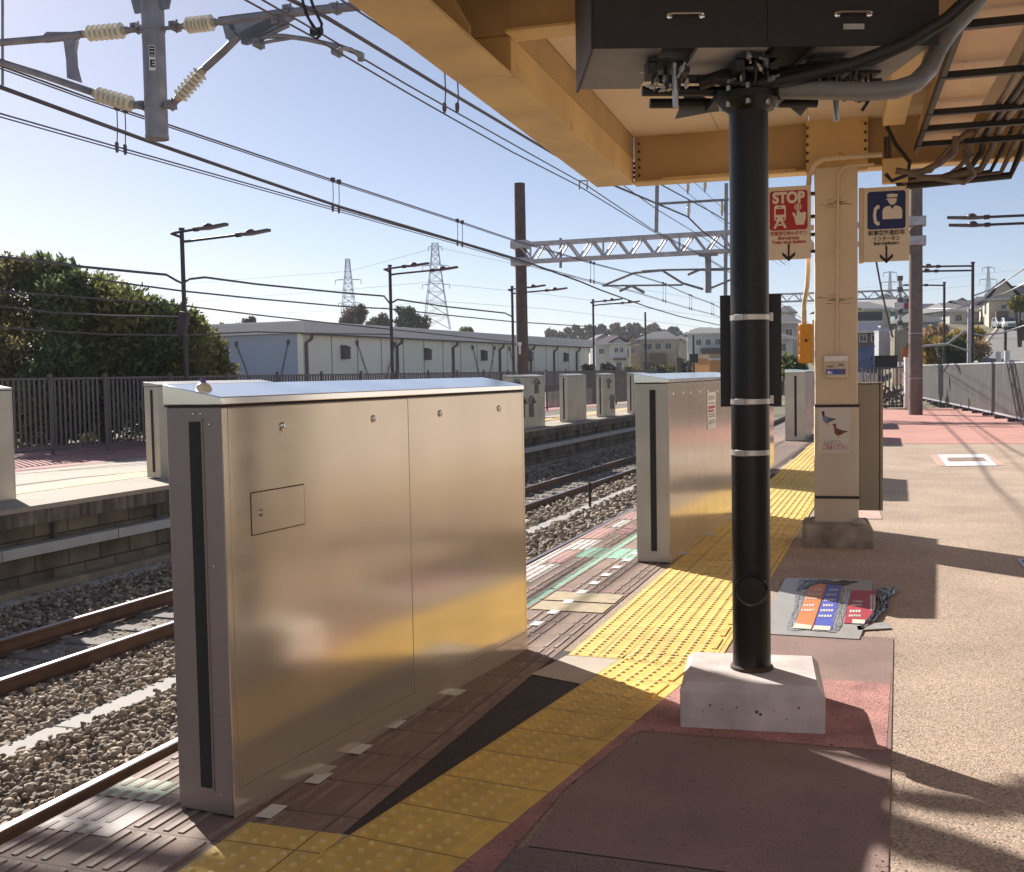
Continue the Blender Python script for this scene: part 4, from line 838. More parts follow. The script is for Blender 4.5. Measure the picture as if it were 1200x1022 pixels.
# --- far gantry
HO = (-9.29, 36.4); g2 = thing('overhead_line_gantry', 'far lattice gantry spanning both tracks between a brown pole and a grey brown pole', 'gantry', (*HO, 0), math.atan(.09), 'overhead line gantries')
H = lambda px, py: gloc(px, py, HO, .09)
pL, pR = H(612, 400).x, H(1073, 400).x
b = MB(); b.cyl((pL, 0, -.1), (pL, 0, 8.15), .215, .19, 24); pp = b.build('pole', m_rustp, g2)
b = MB(); b.bx(pL-.09, pL+.05, -.24, -.222, 2.5, 2.62); b.bx(pL-.05, pL+.02, -.24, -.222, 2.2, 2.5); b.build('pole_plate', m_white, pp)
b = MB(); b.cyl((pR, 0, -.02), (pR, 0, 8.15), .215, .19, 24); pp = b.build('pole', m_brnp, g2)
b = MB()
for z in (2.55, 1.15): b.lathe([(.212, z-.012), (.219, z-.012), (.219, z+.012), (.212, z+.012)], (pR, 0, 0), 24)
b.each('pole_band', m_greyl, pp)
b = MB(); truss(b, pL, pR, 5.42, 6.02, 15, r=.055, dy=.22); b.build('beam', m_galL, g2)
b = MB()
for p in (pL, pR):
    for z in (5.42, 6.02): b.bx(p-.3, p+.3, -.27, .27, z-.14, z+.14)
b.each('pole_bracket', m_galL, g2, bevel=.02)
b = MB(); b.cyl((0, 0, 4.08), (0, 0, 5.4), .105, n=16); b.bx(-.3, .3, -.2, .2, 5.30, 5.38); b.build('mast', m_gal, g2)
b = MB(); f2 = lambda *pts: [H(*p) for p in pts]
b.tube(f2((706, 335), (743, 320), (776, 317), (800, 332), (824, 339)), .04, 8); b.tube(f2((752, 318), (776, 316.5), (858, 315)), .035, 8); b.tube(f2((706, 335), (800, 334)), .032, 8); b.tube(f2((726, 341), (740, 335), (755, 343)), .05, 6); b.tube(f2((830, 339), (856, 328)), .035, 8); b.tube(f2((806, 322), (820, 316), (850, 316)), .045, 8); b.each('arm', m_gal, g2)
b = MB(); b.tube(f2((770, 213), (769, 272)), .07, 8); b.tube(f2((851, 215), (850, 350)), .065, 8); b.tube(f2((770, 239), (854, 234)), .045, 8); b.tube(f2((657, 279), (657, 314)), .05, 8); b.each('upper_post', m_gal, g2)
for px, y0, y1 in ((807, 238, 252), (806, 213, 224), (826, 212, 222), (846, 238, 250)): p, q = H(px, y0), H(px, y1); insulator(g2, p, q, .08, 4)
# --- third gantry far along the line, seen low between column and pillar
KO = (-19.5, 92.0); t = thing('overhead_line_gantry', 'small distant lattice gantry seen low behind the cream pillar', 'gantry', (*KO, 0), .2, 'overhead line gantries')
kx = [gloc(px, 346, KO, .2).x for px in (884, 1073)]
b = MB(); truss(b, *kx, gloc(970, 352, KO, .2).z, gloc(970, 343, KO, .2).z, 12, r=.06, dy=.25); b.build('beam', m_galL, t)
for x in kx: b = MB(); b.cyl((x, 0, -1.5), (x, 0, 9), .2, n=10); b.build('pole', m_rustp, t)
# --- wires
def wire(label, pts, r=.011, name='overhead_wire', group='overhead wires of the railway', m=None):
    P = [at(*p) for p in pts]; b = MB(); b.tube(P, r*.85, 6); return single(name, b, m or m_wire, label, 'wire', group, smooth=60)
mess = [(-90, 46, 9.2), (0, 77, 10), (110, 117, 11.1), (200, 147, 12.3), (387, 210, 15.5), (540, 260, 19.6), (608, 283, 22.4), (630, 289, 23.5), (690, 307, 27.5), (740, 320, 32), (778, 332, 37), (809, 346, 43), (835, 356, 50), (900, 388, 75), (950, 408, 130)]
cont = [(-90, 106, 9.2), (0, 133, 10), (137, 172, 11.5), (387, 242.5, 15.6), (535, 284, 19.5), (604, 305, 22.3), (692, 329, 27.5), (742, 341, 32.3), (777, 352, 37), (809, 361.5, 43), (835, 368, 50), (900, 392, 75), (950, 410, 130)]
wire('twisted messenger wire over the far track carrying the droppers', mess, .012)
wire('second messenger wire just under the first one over the far track', [(x, y+3.2*10/d, d) for x, y, d in mess], .009)
wire('contact wire hanging on droppers over the far track', cont, .010)
wire('second contact wire close beside the first over the far track', [(x, y+4*10/d, d) for x, y, d in cont], .008)
wire('thick dark feeder cable crossing the sky above the far track', [(-90, 66, 9.2), (0, 102, 10), (167, 163, 11.8), (300, 209, 13.9), (400, 243, 15.7), (604, 303, 22), (625, 310, 23.5), (680, 330, 29), (704, 340, 32), (758, 359.5, 42), (797, 371, 50), (843, 381, 62), (900, 400, 85)], .026)
ncA = [(200, -50, 6.8), (287.5, 0, 7.7), (368, 44, 8.6), (399.5, 63, 8.9), (476, 108, 10), (525, 136, 10.9), (600, 178, 12.6), (677.5, 217.5, 15), (763, 270, 19.5), (824.5, 301, 24.5), (846, 314, 27), (900, 347, 38), (960, 388, 80)]
ncB = [(220, -50, 6.9), (307.6, 0, 7.8), (373, 37.6, 8.6), (424, 68, 9.2), (480, 101, 10), (536, 132.5, 11), (610, 174, 12.8), (687, 217, 15.2), (763, 268, 19.5), (824.5, 299.5, 24.5), (900, 345, 38), (960, 387, 80)]
wire('lower contact wire over the near track running under the canopy edge', ncA, .010)
wire('upper contact wire over the near track beside its twin', ncB, .010)
wire('dark feeder cable over the near track, passing under the canopy corner', [(300, -20, 8), (380, 19, 8.9), (400, 31, 9.1), (525, 107, 11.3), (650, 181, 14.7), (721, 218, 18), (806, 254, 23.5), (822, 270, 26), (846, 288, 31), (900, 325, 50)], .022)
wire('thin messenger wire close along the canopy edge girder', [(370, -20, 8), (430, 20, 9), (495, 62, 10.3), (521, 81, 10.8), (550, 102, 11.5), (620, 150, 13.3), (730, 217, 18), (769, 245, 21), (825, 279, 27), (900, 330, 45)], .010)
wire('dark feeder wire rising to the far gantry post', [(700, 180, 22), (772, 215, 27), (809, 235, 31), (840, 252, 35), (870, 272, 42), (920, 310, 60)], .022)
wire('thin signal wire with disc insulators beyond the canopy, left one', [(740, 180, 28), (792, 214, 33), (820, 238, 36), (850, 263, 42), (915, 312, 70)], .010)
wire('thin signal wire with disc insulators beyond the canopy, right one', [(760, 170, 28), (813, 213, 34), (850, 247, 40), (925, 310, 70)], .010)
def interp(pl, px):
    for a, c in zip(pl[:-1], pl[1:]):
        if a[0] <= px <= c[0]: f_ = (px-a[0])/(c[0]-a[0]); return [a[i]+(c[i]-a[i])*f_ for i in range(3)]
names = ['first pair of droppers, hanging beside the grey mast', 'second pair of droppers in the sky right of the mast', 'third pair of droppers left of the brown pole', 'fourth pair of droppers, seen below the lattice beam', 'fifth pair of droppers beyond the lattice beam', 'sixth pair of droppers beyond the lattice beam', 'farthest pair of droppers by the column']
for px, nm in zip((137, 390, 536, 692, 777, 808, 834), names):
    t = None; b = MB(); b2 = MB()
    for dx in (0, 11*10/interp(mess, px)[2]):
        a = at(*interp(mess, px+dx)); c = at(*interp(cont, px+dx)); b.tube([a, (a+c)/2+Vector((.008, 0, 0)), c-Vector((0, 0, .03))], .006, 5)
        b2.lathe([(.02, -.03), (.035, -.02), (.035, .03), (.02, .035)], a, 8); b2.lathe([(.012, -.06), (.02, -.03), (.02, .04), (.01, .05)], c, 6)
    b.add(b2.v, b2.f); single('dropper', b, m_wire, nm+' over the far track', 'dropper', 'droppers between messenger and contact wires')
b = MB()
for px in (521, 536): a = at(px, 81+(px-521)*.7, 10.8); c = at(px, 133, 10.9); b.tube([a, (a+c)/2+Vector((.012, 0, 0)), c], .007, 5); b.lathe([(.02, -.03), (.03, 0), (.02, .03)], a, 8); b.lathe([(.012, -.05), (.022, -.02), (.022, .03), (.01, .05)], c+Vector((0, 0, .06)), 8)
single('dropper', b, m_wire, 'pair of droppers over the near track under the canopy edge', 'dropper', 'droppers between messenger and contact wires')
b = MB(); q = [at(*p) for p in ((679, 222, 15), (679, 212, 15), (688, 212, 15), (688, 222, 15))]; b.tube(q, .012, 6); single('wire_spacer', b, m_gal, 'small square spacer clamped on the near contact wires at the canopy corner', 'spacer')
b = MB(); b.tube([at(*p) for p in ((350, -20, 8.5), (358, 15, 8.6), (366, 30, 8.6), (372, 38, 8.6))], .012, 6); b.tube([at(*p) for p in ((358, -20, 8.5), (368, 10, 8.6), (377, 28, 8.6), (375, 42, 8.6), (370, 46, 8.6))], .012, 6); b.tube([at(*p) for p in ((354, 0, 8.6), (362, 22, 8.6), (370, 34, 8.6))], .01, 6)
b.bx(*[v for p in ((at(371, 38, 8.6)),) for v in (p.x-.05, p.x+.05, p.y-.02, p.y+.02, p.z-.02, p.z+.03)]); single('jumper_wire', b, m_cab, 'black jumper loops joining the near contact wires by the steady arm', 'jumper')
b = MB(); b.tube([at(*p) for p in ((395, 60, 8.9), (402, 56, 8.9), (412, 58, 9), (421, 66, 9.1))], .016, 8); b.lathe([(.03, -.03), (.03, .03)], at(423, 67, 9.15), 8); single('wire_clamp', b, m_gal, 'curved clamp at the end of the steady arm on the near contact wires', 'clamp')
# ================================================================== LAMP POSTS
m_lamp = mat('purple_brown_post', (.06, .045, .055), .5, .3, var=.2)
m_lhead = mat('lamp_head', (.13, .10, .10), .5, .3, var=.3)
def lamp(label, loc, H_=5.0, d=1, L1=1.35, L2=2.0, two=True, group='platform lamp posts', base=0):
    t = thing('lamp_post', label, 'lamp post', (loc[0], loc[1], base), 0, group)
    b = MB(); b.cyl((0, 0, 0), (0, 0, 1.5), .085, n=14); b.cyl((0, 0, 1.5), (0, 0, H_), .055, .05, 12); b.lathe([(.05, H_), (.07, H_), (.07, H_+.05), (0, H_+.06)], n=12); b.build('post', m_lamp, t)
    for k, (yy, L, z) in enumerate(((-.35, L1, H_-.12), (.3, L2, H_-.22))):
        if not two and k: break
        b = MB(); b.tube([(0, 0, z-.05), (0, yy, z), (d*.12, yy*1.05, z+.01), (d*(L-.6), yy*1.05, z+.05)], .032, 8); b.cyl((d*(L-.68), yy*1.05, z+.05), (d*(L-.55), yy*1.05, z+.05), .055, n=8); a = b.build('arm', m_lamp, t)
        b = MB(); b.ext([(d*(L-.55), yy*1.05-.06, z+.02), (d*(L-.3), yy*1.05-.1, z+.02), (d*(L+.25), yy*1.05-.07, z+.07), (d*(L+.25), yy*1.05+.07, z+.07), (d*(L-.3), yy*1.05+.1, z+.02), (d*(L-.55), yy*1.05+.06, z+.02)], (0, 0, .06))
        b.lathe([(.13, .07), (.11, .12), (.06, .155), (0, .16)], (d*(L-.28), yy*1.05, z), 12); b.build('lamp_head', m_lhead, a)
    return t
lamp('nearest far side lamp post with two arms, rising out of the hedge', (-17.75, 20.64))
lamp('lamp post standing in front of the warehouse and the pylon', (-18.17, 30.83))
lamp('lamp post just left of the brown gantry pole', (-18.49, 40.97))
lamp('lamp post at the right end of the warehouse', (-18.62, 50.75))
lamp('lamp post above the right fence with arms reaching left', (-1.35, 41.3), d=-1, L1=1.7, L2=1.8)
lamp('single armed lamp post farther along the right fence', (-2.75, 50.3), d=-1, L1=1.3, two=False)
lamp('lamp post outside the right edge whose two arms reach into the sky', (.95, 28.9), H_=5.05, d=-1, L1=2.2, L2=2.2)
b = MB(); p = Vector((-17.75, 20.5, 2.55)); b.bx(-.12, .12, -.06, .06, 0, .55, Matrix.Translation(p) @ Matrix.Rotation(.25, 4, 'Y')); single('loudspeaker_box', b, m_lamp, 'dark box hung on the nearest far side lamp post among the leaves', 'box', bevel=.02)
# telephone style cables along the far lamp posts
m_cabg = mat('grey_cable', (.10, .09, .095), .6, var=.2)
for l, pts, r in (('thick cable strung between the far lamp posts, top one', [(-60, 289, 22), (0, 301, 23), (100, 313, 24.3), (195, 322, 25.6), (207, 329, 25.9), (214, 332, 25.9), (222, 327, 26), (240, 325, 26.5), (300, 333, 29), (400, 343, 34), (450, 347, 35), (457, 356, 35.4), (466, 351, 35.6), (520, 359, 41), (592, 367, 45), (600, 371, 45)], .035), ('second cable strung between the far lamp posts', [(105, 326, 24.4), (160, 334, 25.2), (213, 341, 25.9), (300, 350, 29), (400, 359, 34), (457, 362, 35.4), (540, 371, 42), (600, 377, 45), (695, 383, 54)], .025), ('third cable strung between the far lamp posts', [(0, 342, 23.5), (65, 346, 24.3), (213, 358, 25.9), (300, 369, 29.4), (400, 380, 34), (457, 386, 35.4), (600, 401, 45)], .022), ('lower cable crossing in front of the hedge', [(-40, 357, 22.5), (0, 359, 23), (60, 366, 23.9), (130, 370, 24.8), (213, 371.5, 25.9)], .022), ('lowest cable crossing in front of the hedge', [(-40, 380, 22.5), (0, 384, 23), (60, 388, 23.9), (130, 392, 24.8), (213, 393, 25.9), (300, 389, 29.4), (380, 391, 34), (457, 392, 35.4)], .022)):
    wire(l, pts, r, 'cable', 'cables along the far lamp posts', m_cabg)
# ================================================================== FENCES
m_fdk = mat('dark_fence_paint', (.125, .115, .12), .55, .2, var=.15, scale=4)
m_fpan = mat('grey_fence_panel', (.06, .055, .053), .55, .1, var=.12, scale=2, var2=.08, scale2=.4)
m_fpost = mat('pale_fence_post', (.42, .42, .46), .5, .3, var=.15)
t = thing('bar_fence', 'dark vertical bar fence along the back of the far platform', 'fence', (-18.1, 18.4, 0))
pl = [(-18.75, 9), (-18.1, 18.4), (-17.5, 42), (-17.1, 56)]; bars = MB(); rails = MB(); per = 0
for (a, c) in zip(pl[:-1], pl[1:]):
    a, c = Vector(a), Vector(c); L = (c-a).length; u = (c-a)/L; n = int(L/.123)
    T = Matrix.Translation((a.x+18.1, a.y-18.4, 0)) @ Matrix.Rotation(math.atan2(u.y, u.x), 4, 'Z')
    for k in range(n): bars.bx(.123*k-.016, .123*k+.016, -.016, .016, .13, 1.56, T)
    rails.bx(0, L, -.02, .02, 1.56, 1.605, T); rails.bx(0, L, -.02, .02, .09, .13, T)
    for k in range(int(L/2)+1):
        b = MB(); b.bx(2*k-.03, 2*k+.03, -.055, .0, 0, 1.66, T); b.bx(2*k-.035, 2*k+.035, -.06, .005, 1.66, 1.68, T); b.build('post', m_fdk, t)
bars.build('bars', m_fdk, t, smooth=0); rails.build('rails', m_fdk, t, smooth=0)
t = thing('panel_fence', 'grey panelled fence with a pale top rail along the right edge of the platform', 'fence', (.21, 31.09, 0))
a, c = Vector((1.45, 24.4)), Vector((-3.95, 54)); L = (c-a).length; u = (c-a)/L; T = Matrix.Translation((a.x-.21, a.y-31.09, 0)) @ Matrix.Rotation(math.atan2(u.y, u.x), 4, 'Z')
b = MB(); n = int(L/.5)
for k in range(n): b.bx(.5*k+.006, .5*k+.494, -.012, .012, .16, 1.55, T)
b.build('panel', m_fpan, t, smooth=0)
b = MB(); b.bx(0, L, -.03, .03, 1.551, 1.60, T); b.bx(0, L, -.025, .025, .10, .155, T); b.build('rail', m_fpost, t, smooth=0)
for k in range(int(L/2)+1):
    b = MB(); b.bx(2*k-.03, 2*k+.03, -.07, -.014, 0, 1.62, T); b.build('post', m_fpost if k % 7 == 3 else m_fpan, t)
    b = MB(); b.bx(2*k-.06, 2*k+.06, .012, .2, 0, .1, T); b.build('foot', m_fpan, t)
# unseen walls added outside the frame; the housings mirror them and their sunlit faces light the shade
m_bounce_wall = mat('bounce_wall_cream', (.52, .49, .46), .85, var=.04, scale=1)
m_bounce_plinth = mat('bounce_wall_plinth', (.45, .40, .34), .85, var=.1, scale=2)
t = thing('added_bounce_wall', 'unseen pale wall added right of the platform to bounce sunlight', 'wall', (3.4, 8, 0), R_(5.1))
b = MB(); b.bx(0, .2, -18, 15, .35, 3.4); b.build('wall', m_bounce_wall, t); b = MB(); b.bx(-.02, .22, -18, 15, 0, .348); b.build('plinth', m_bounce_plinth, t); b = MB(); b.bx(-.06, .26, -18, 15, 3.4, 3.5); b.build('coping', m_bounce_plinth, t)
t = thing('added_bounce_block', 'unseen pale block added behind the camera to bounce sunlight', 'bounce block', (.6, -9.5, 0), R_(5.1))
b = MB(); b.bx(-2.2, 3.4, -6, 0, .35, 3.6); b.build('wall', m_bounce_wall, t); b = MB(); b.bx(-2.22, 3.42, -6, .02, 0, .348); b.build('plinth', m_bounce_plinth, t); b = MB(); b.bx(-2.4, 3.6, -6.2, .2, 3.6, 3.72); b.build('roof', m_bounce_plinth, t)
# ================================================================== HEDGE SHRUBS
def foliage_mat(name, c, isl=.55, var=.35, scale=.8):
    m = mat(name, c, .55, var=var, scale=scale, island=isl, spec=.35); n = m.node_tree; p = n.nodes['Principled BSDF']; tr = n.nodes.new('ShaderNodeBsdfTranslucent'); mx = n.nodes.new('ShaderNodeMixShader'); mx.inputs[0].default_value = .42
    n.links.new(p.inputs['Base Color'].links[0].from_socket, tr.inputs[0]); n.links.new(p.outputs[0], mx.inputs[1]); n.links.new(tr.outputs[0], mx.inputs[2]); n.links.new(mx.outputs[0], n.nodes['Material Output'].inputs[0]); return m
m_leaf = foliage_mat('glossy_green_leaf', (.13, .16, .065)); m_leaf2 = foliage_mat('olive_leaf', (.19, .20, .07)); m_leaf3 = foliage_mat('bronze_leaf', (.20, .18, .085))
m_bark = mat('bark', (.09, .065, .05), .9, var=.3, scale=8)
def plant(name, label, cat, base, clumps, n, size, m, group=None, trunk=None, aspect=2.4, shell=.35):
    t = thing(name, label, cat, base, 0, group); B_ = Vector(base)
    V, F = leaves([Vector(c)-B_ for c, r in clumps], [r for c, r in clumps], n, size, aspect=aspect, shell=shell)
    o = np_mesh('crown', V, F, m); o.parent = t
    b = MB(); r0 = trunk or .06; k = 0
    for c, r in clumps[:7]:
        q = Vector(c)-B_; b.tube([(q.x*.12, q.y*.12, -.2), (q.x*.35, q.y*.35, q.z*.4), q], [r0, r0*.7, r0*.25], 6)
    b.build('trunk', m_bark, t); return t
hr = random.Random(11)
env = [(-25, 318), (0, 312), (50, 308), (78, 314), (100, 328), (120, 334), (150, 348), (185, 362), (210, 366), (235, 378), (252, 404), (264, 432)]
def topy(px):
    for a, c in zip(env[:-1], env[1:]):
        if a[0] <= px <= c[0]: return a[1]+(c[1]-a[1])*(px-a[0])/(c[0]-a[0])
    return env[-1][1]
hs = [('tall bronze tinged hedge shrub at the left edge behind the bar fence', -20, 45, 27.5, m_leaf3), ('tall dark green hedge shrub second from the left edge', 40, 95, 27, m_leaf), ('bright olive hedge shrub in the middle of the hedge', 88, 150, 28, m_leaf2), ('lower green hedge shrub left of the nearest far lamp post', 140, 205, 28.5, m_leaf), ('smaller olive hedge shrub around the nearest far lamp post', 195, 248, 29, m_leaf2)]
for lab, x0, x1, d, m in hs:
    cl = []
    for k in range(30):
        px = x0+(x1-x0)*hr.random(); ty = topy(px)+9; py = ty + (505-ty)*hr.random()**1.15; dd = d+hr.uniform(-.8, 1.6)
        rr_ = hr.uniform(.38, .68); cl.append((at(px, py, dd), (rr_, rr_, rr_*1.05)))
    for k in range(7):
        px = x0+(x1-x0)*(k+.5)/7; cl.append((at(px, topy(px)+8+hr.random()*6, d+hr.uniform(-.4, .8)), (.3, .3, .42)))
    for k in range(16):
        px = x0+(x1-x0)*hr.random(); q = hr.uniform(-2, 9); cl.append((at(px, topy(px)+q, d+hr.uniform(-.6, .6)), (.10, .10, .34)))
    p0 = at((x0+x1)/2, 440, d); plant('hedge_shrub', lab, 'shrub', (p0.x, p0.y, -.2), cl, 19000, .155, m, 'shrubs of the hedge behind the bar fence')
cl = [(at(258, 420, 29.5), (.25, .25, .6)), (at(262, 440, 29.5), (.4, .4, .4)), (at(252, 436, 29.2), (.4, .4, .5))]
p0 = at(258, 442, 29.5); plant('hedge_shrub', 'thin young pale green shrub at the right end of the hedge', 'shrub', (p0.x, p0.y, -.2), cl, 700, .2, m_leaf2, 'shrubs of the hedge behind the bar fence')
# ================================================================== WAREHOUSE
m_wcream = mat('warehouse_cream', (.95, .90, .77), .7, var=.04, scale=.5, var2=.05, scale2=.1); m_wgrey = mat('warehouse_blue_grey', (.40, .45, .56), .7, var=.05, scale=.4, var2=.05, scale2=.1)
m_wroof = mat('warehouse_fascia', (.74, .69, .67), .6, var=.05, scale=.3); m_wdk = mat('dark_trim', (.10, .085, .085), .6, var=.2)
A_, B_ = at(355, 391, 60), at(690, 407, 105); ang = math.atan2(B_.y-A_.y, B_.x-A_.x)-math.pi/2; Lw = (B_-A_).xy.length; zt = A_.z
t = thing('warehouse', 'long low cream warehouse with a blue grey end wall behind the far platform', 'warehouse', (A_.x, A_.y, -.3), ang)
zt += .3; b = MB(); b.bx(-16, 0, 0, Lw, -.5, zt); b.build('long_wall', m_wcream, t)
b = MB(); b.bx(-16.2, -.35, -.06, -.003, -.5, zt); b.build('end_wall', m_wgrey, t)
b = MB(); b.bx(-.34, .0, -.05, -.003, -.5, zt); b.build('corner_strip', m_wcream, t)
b = MB(); b.bx(-16.6, .35, -.4, Lw+.4, zt+.02, zt+.62); r_ = b.build('roof', m_wroof, t)
b = MB(); b.bx(-16.3, .1, -.1, Lw, zt+.62, zt+.7); b.build('roof_sheet', m_wroof, r_)
b = MB(); b.bx(.1, .38, -.4, Lw+.4, zt-.06, zt+.02); b.build('gutter', m_wdk, t)
b = MB()
for k in range(1, 17): y = Lw*k/17; b.bx(.0, .02, y-.04, y+.04, -.3, zt-.06)
b.bx(-5.1, -5.05, -.075, -.06, -.3, zt); b.bx(-10, -9.95, -.075, -.06, -.3, zt)
b.each('wall_joint', mat('joint_grey', (.35, .32, .28), .7), t)
b = MB()
for y in (Lw*.085, Lw*.3, Lw*.49, Lw*.68, Lw*.86): b.bx(.02, .3, y-.3, y+.3, zt-1.35, zt-.65); b.ext([(.02, y-.32, zt-.65), (.42, y-.32, zt-.72), (.02, y-.32, zt-.55)], (0, .64, 0))
b.each('vent_hood', m_wdk, t)
for yq in (.15, 10.5, 18.7, 27, 33.5, 39, 45):
    b = MB(); b.tube([(.35, yq+.25, zt), (.3, yq+.2, zt-.3), (.1, yq, zt-.5), (.1, yq, -.3)], .09, 8); b.build('downpipe', m_wdk if yq > 1 else m_lhead, t)
b = MB()
def brace(x0, z0, x1, z1): b.tube([(x0, -.09, z0), (x1, -.09, z1)], .03, 5); b.lathe([(.05, -.15), (.09, -.1), (.09, .1), (.05, .15)], (x0, -.09, z0), 6); b.lathe([(.05, -.12), (.07, 0), (.05, .12)], (x1, -.09, z1), 6)
brace(-.9, zt-.45, -1.9, 0.3); brace(-4.3, zt-.45, -2.9, .3); brace(-4.9, zt-.45, -6.2, .3); brace(-7.5, zt-.3, -6.2, 1.1)
for y0, y1, y2, y3 in ((5.6, 7.8, 10.2, 8.2), (22, 24, 26, 24.2), (29, 31, 33, 31.4)):
    for a, c in ((y0, y1), (y2, y3)): b.tube([(.09, a, zt-.4), (.09, c, .2)], .03, 5); b.lathe([(.05, -.15), (.09, -.1), (.09, .1), (.05, .15)], (.09, a, zt-.4), 6)
b.each('brace_rod', m_wdk, t)
# ================================================================== HOUSES
V0 = math.atan2(RIGHT.y, RIGHT.x)
m_win = mat('window_glass', (.05, .06, .07), .2, var=.2); m_frm = mat('window_frame', (.6, .6, .6), .5)
def house(name, label, d, x0, x1, yb, ye, ya, wall, roof, turn=0, depth=7, kind='hip', wins=(), over=.4, cat='house', group='houses beyond the station', eave=None, extra=None):
    """x0..x1 wall edges, yb base, ye eaves, ya ridge: sizes read at distance d along the view"""
    s = d/FPX; c = at((x0+x1)/2, yb, d); W = (x1-x0)*s; h = (yb-ye)*s; rh = (ye-ya)*s
    t = thing(name, label, cat, (c.x, c.y, c.z), V0+turn, group)
    b = MB(); b.bx(-W/2, W/2, 0, depth, -4, h); wl = b.build('wall', wall, t)
    b = MB(); o = over; P = [(-W/2-o, -o, h), (W/2+o, -o, h), (W/2+o, depth+o, h), (-W/2-o, depth+o, h)]
    if kind == 'hip':
        i = min(W*.32, depth/2); Rg = [(-W/2+i, depth/2, h+rh), (W/2-i, depth/2, h+rh)]
        b.add(P+Rg, [(0, 1, 5, 4), (2, 3, 4, 5), (1, 2, 5), (3, 0, 4), (3, 2, 1, 0)])
    elif kind == 'gable_side':
        Rg = [(-W/2-o, depth/2, h+rh), (W/2+o, depth/2, h+rh)]; b.add(P+Rg, [(0, 1, 5, 4), (2, 3, 4, 5), (3, 2, 1, 0)])
        b2 = MB(); b2.ext([(-W/2, 0, h), (-W/2, depth, h), (-W/2, depth/2, h+rh-.1)], (W, 0, 0)); b2.build('gable', wall, t)
    elif kind == 'gable_front':
        Rg = [(0, -o, h+rh), (0, depth+o, h+rh)]; b.add(P+Rg, [(0, 4, 5, 3), (1, 2, 5, 4), (0, 1, 2, 3)])
        b2 = MB(); b2.ext([(-W/2, -.01, h), (W/2, -.01, h), (0, -.01, h+rh-.1)], (0, depth, 0)); b2.build('gable', wall, t)
    else: b.bx(-W/2-o, W/2+o, -o, depth+o, h, h+max(rh, .3))
    rf = b.build('roof', roof, t, smooth=0)
    b = MB(); b.bx(-W/2-o-.05, W/2+o+.05, -o-.06, -o, h-.14, h+.04); b.build('eaves_board', m_frm, rf)
    for (fx, fz, fw, fh) in wins:
        cx_, cz_ = -W/2+W*fx, h*fz; w2, h2 = W*fw/2, h*fh/2
        b = MB(); b.bx(cx_-w2-.06, cx_+w2+.06, -.05, -.0, cz_-h2-.06, cz_+h2+.06); f = b.build('window', m_frm, t)
        b = MB(); b.bx(cx_-w2, cx_-.02, -.06, -.05, cz_-h2, cz_+h2); b.bx(cx_+.02, cx_+w2, -.06, -.05, cz_-h2, cz_+h2); b.build('pane', m_win, f)
    for sx in (-1, 1):
        if kind == 'flat': break
        for fy, fz in ((.3, .74), (.7, .74), (.5, .26)):
            y0 = depth*fy; z0 = h*fz; x0_ = sx*W/2
            b = MB(); b.bx(x0_, x0_+sx*.05, y0-.75, y0+.75, z0-.6, z0+.6); f = b.build('window', m_frm, t)
            b = MB(); b.bx(x0_+sx*.05, x0_+sx*.06, y0-.68, y0-.03, z0-.53, z0+.53); b.bx(x0_+sx*.05, x0_+sx*.06, y0+.03, y0+.68, z0-.53, z0+.53); b.build('pane', m_win, f)
    if extra:
        for nm, mm, q in extra:
            b = MB(); b.bx(q[0]*W-W/2, q[1]*W-W/2, q[2], q[3], q[4]*h, q[5]*h); b.build(nm, mm, t)
    return t
w_white = mat('house_white', (.62, .61, .60), .8, var=.05); w_beige = mat('house_beige', (.52, .44, .34), .8, var=.05); w_tan = mat('house_tan', (.42, .31, .21), .8, var=.06); w_brown = mat('house_brown', (.17, .11, .095), .8, var=.1); w_teal = mat('house_teal', (.32, .42, .42), .8, var=.05); w_greyb = mat('house_grey', (.33, .33, .36), .8, var=.06)
r_pur = mat('roof_purple', (.085, .04, .05), .7, var=.15, scale=2); r_grey = mat('roof_grey', (.095, .088, .095), .85, var=.15, scale=2); r_tan = mat('roof_tan', (.15, .11, .085), .7, var=.15, scale=2); r_navy = mat('roof_navy', (.012, .015, .035), .8, var=.2, scale=2, spec=.15); r_light = mat('roof_light', (.2, .19, .185), .85, var=.1, scale=2)
house('house', 'white house with a purple hipped roof right of the warehouse', 128, 698, 728, 442, 403, 392, w_white, r_pur, -.25, 8, wins=((.25, .78, .2, .14), (.72, .78, .2, .16), (.3, .25, .25, .3)))
house('house', 'small white gabled house in front of the purple roofed one', 122, 716, 735, 440, 402, 395, w_white, r_tan, -.1, 6, 'gable_front', wins=((.35, .78, .2, .14), (.68, .78, .16, .14), (.5, .25, .3, .3)), extra=[('porch_roof', w_brown, (.15, .95, -1.0, 0, .47, .53))])
house('house', 'tan house with a tan gabled roof behind the white gabled one', 150, 733, 752, 440, 404, 393, w_tan, r_tan, -.3, 8, 'gable_front', wins=((.5, .8, .25, .16),))
house('house', 'beige house with a wide grey hipped roof in the middle distance', 125, 750, 793, 442, 397, 387, w_beige, r_grey, -.2, 9, wins=((.22, .8, .22, .15), (.5, .8, .14, .15), (.78, .8, .16, .15), (.2, .3, .2, .2)), extra=[('balcony', w_brown, (.3, .72, -1.2, 0, .3, .62))])
house('house', 'white house with a hipped grey roof and a dark lean-to beside the column', 118, 806, 850, 442, 391, 382, w_white, r_light, -.15, 9, wins=((.3, .8, .12, .12), (.55, .8, .12, .12), (.8, .8, .12, .12)), extra=[('lean_to_roof', r_grey, (.35, 1.05, -1.5, 0, .58, .66)), ('lean_to_wall', w_brown, (.38, 1.02, -1.2, 0, .25, .58)), ('balcony', w_white, (-.1, .35, -1.3, 0, .2, .38))])
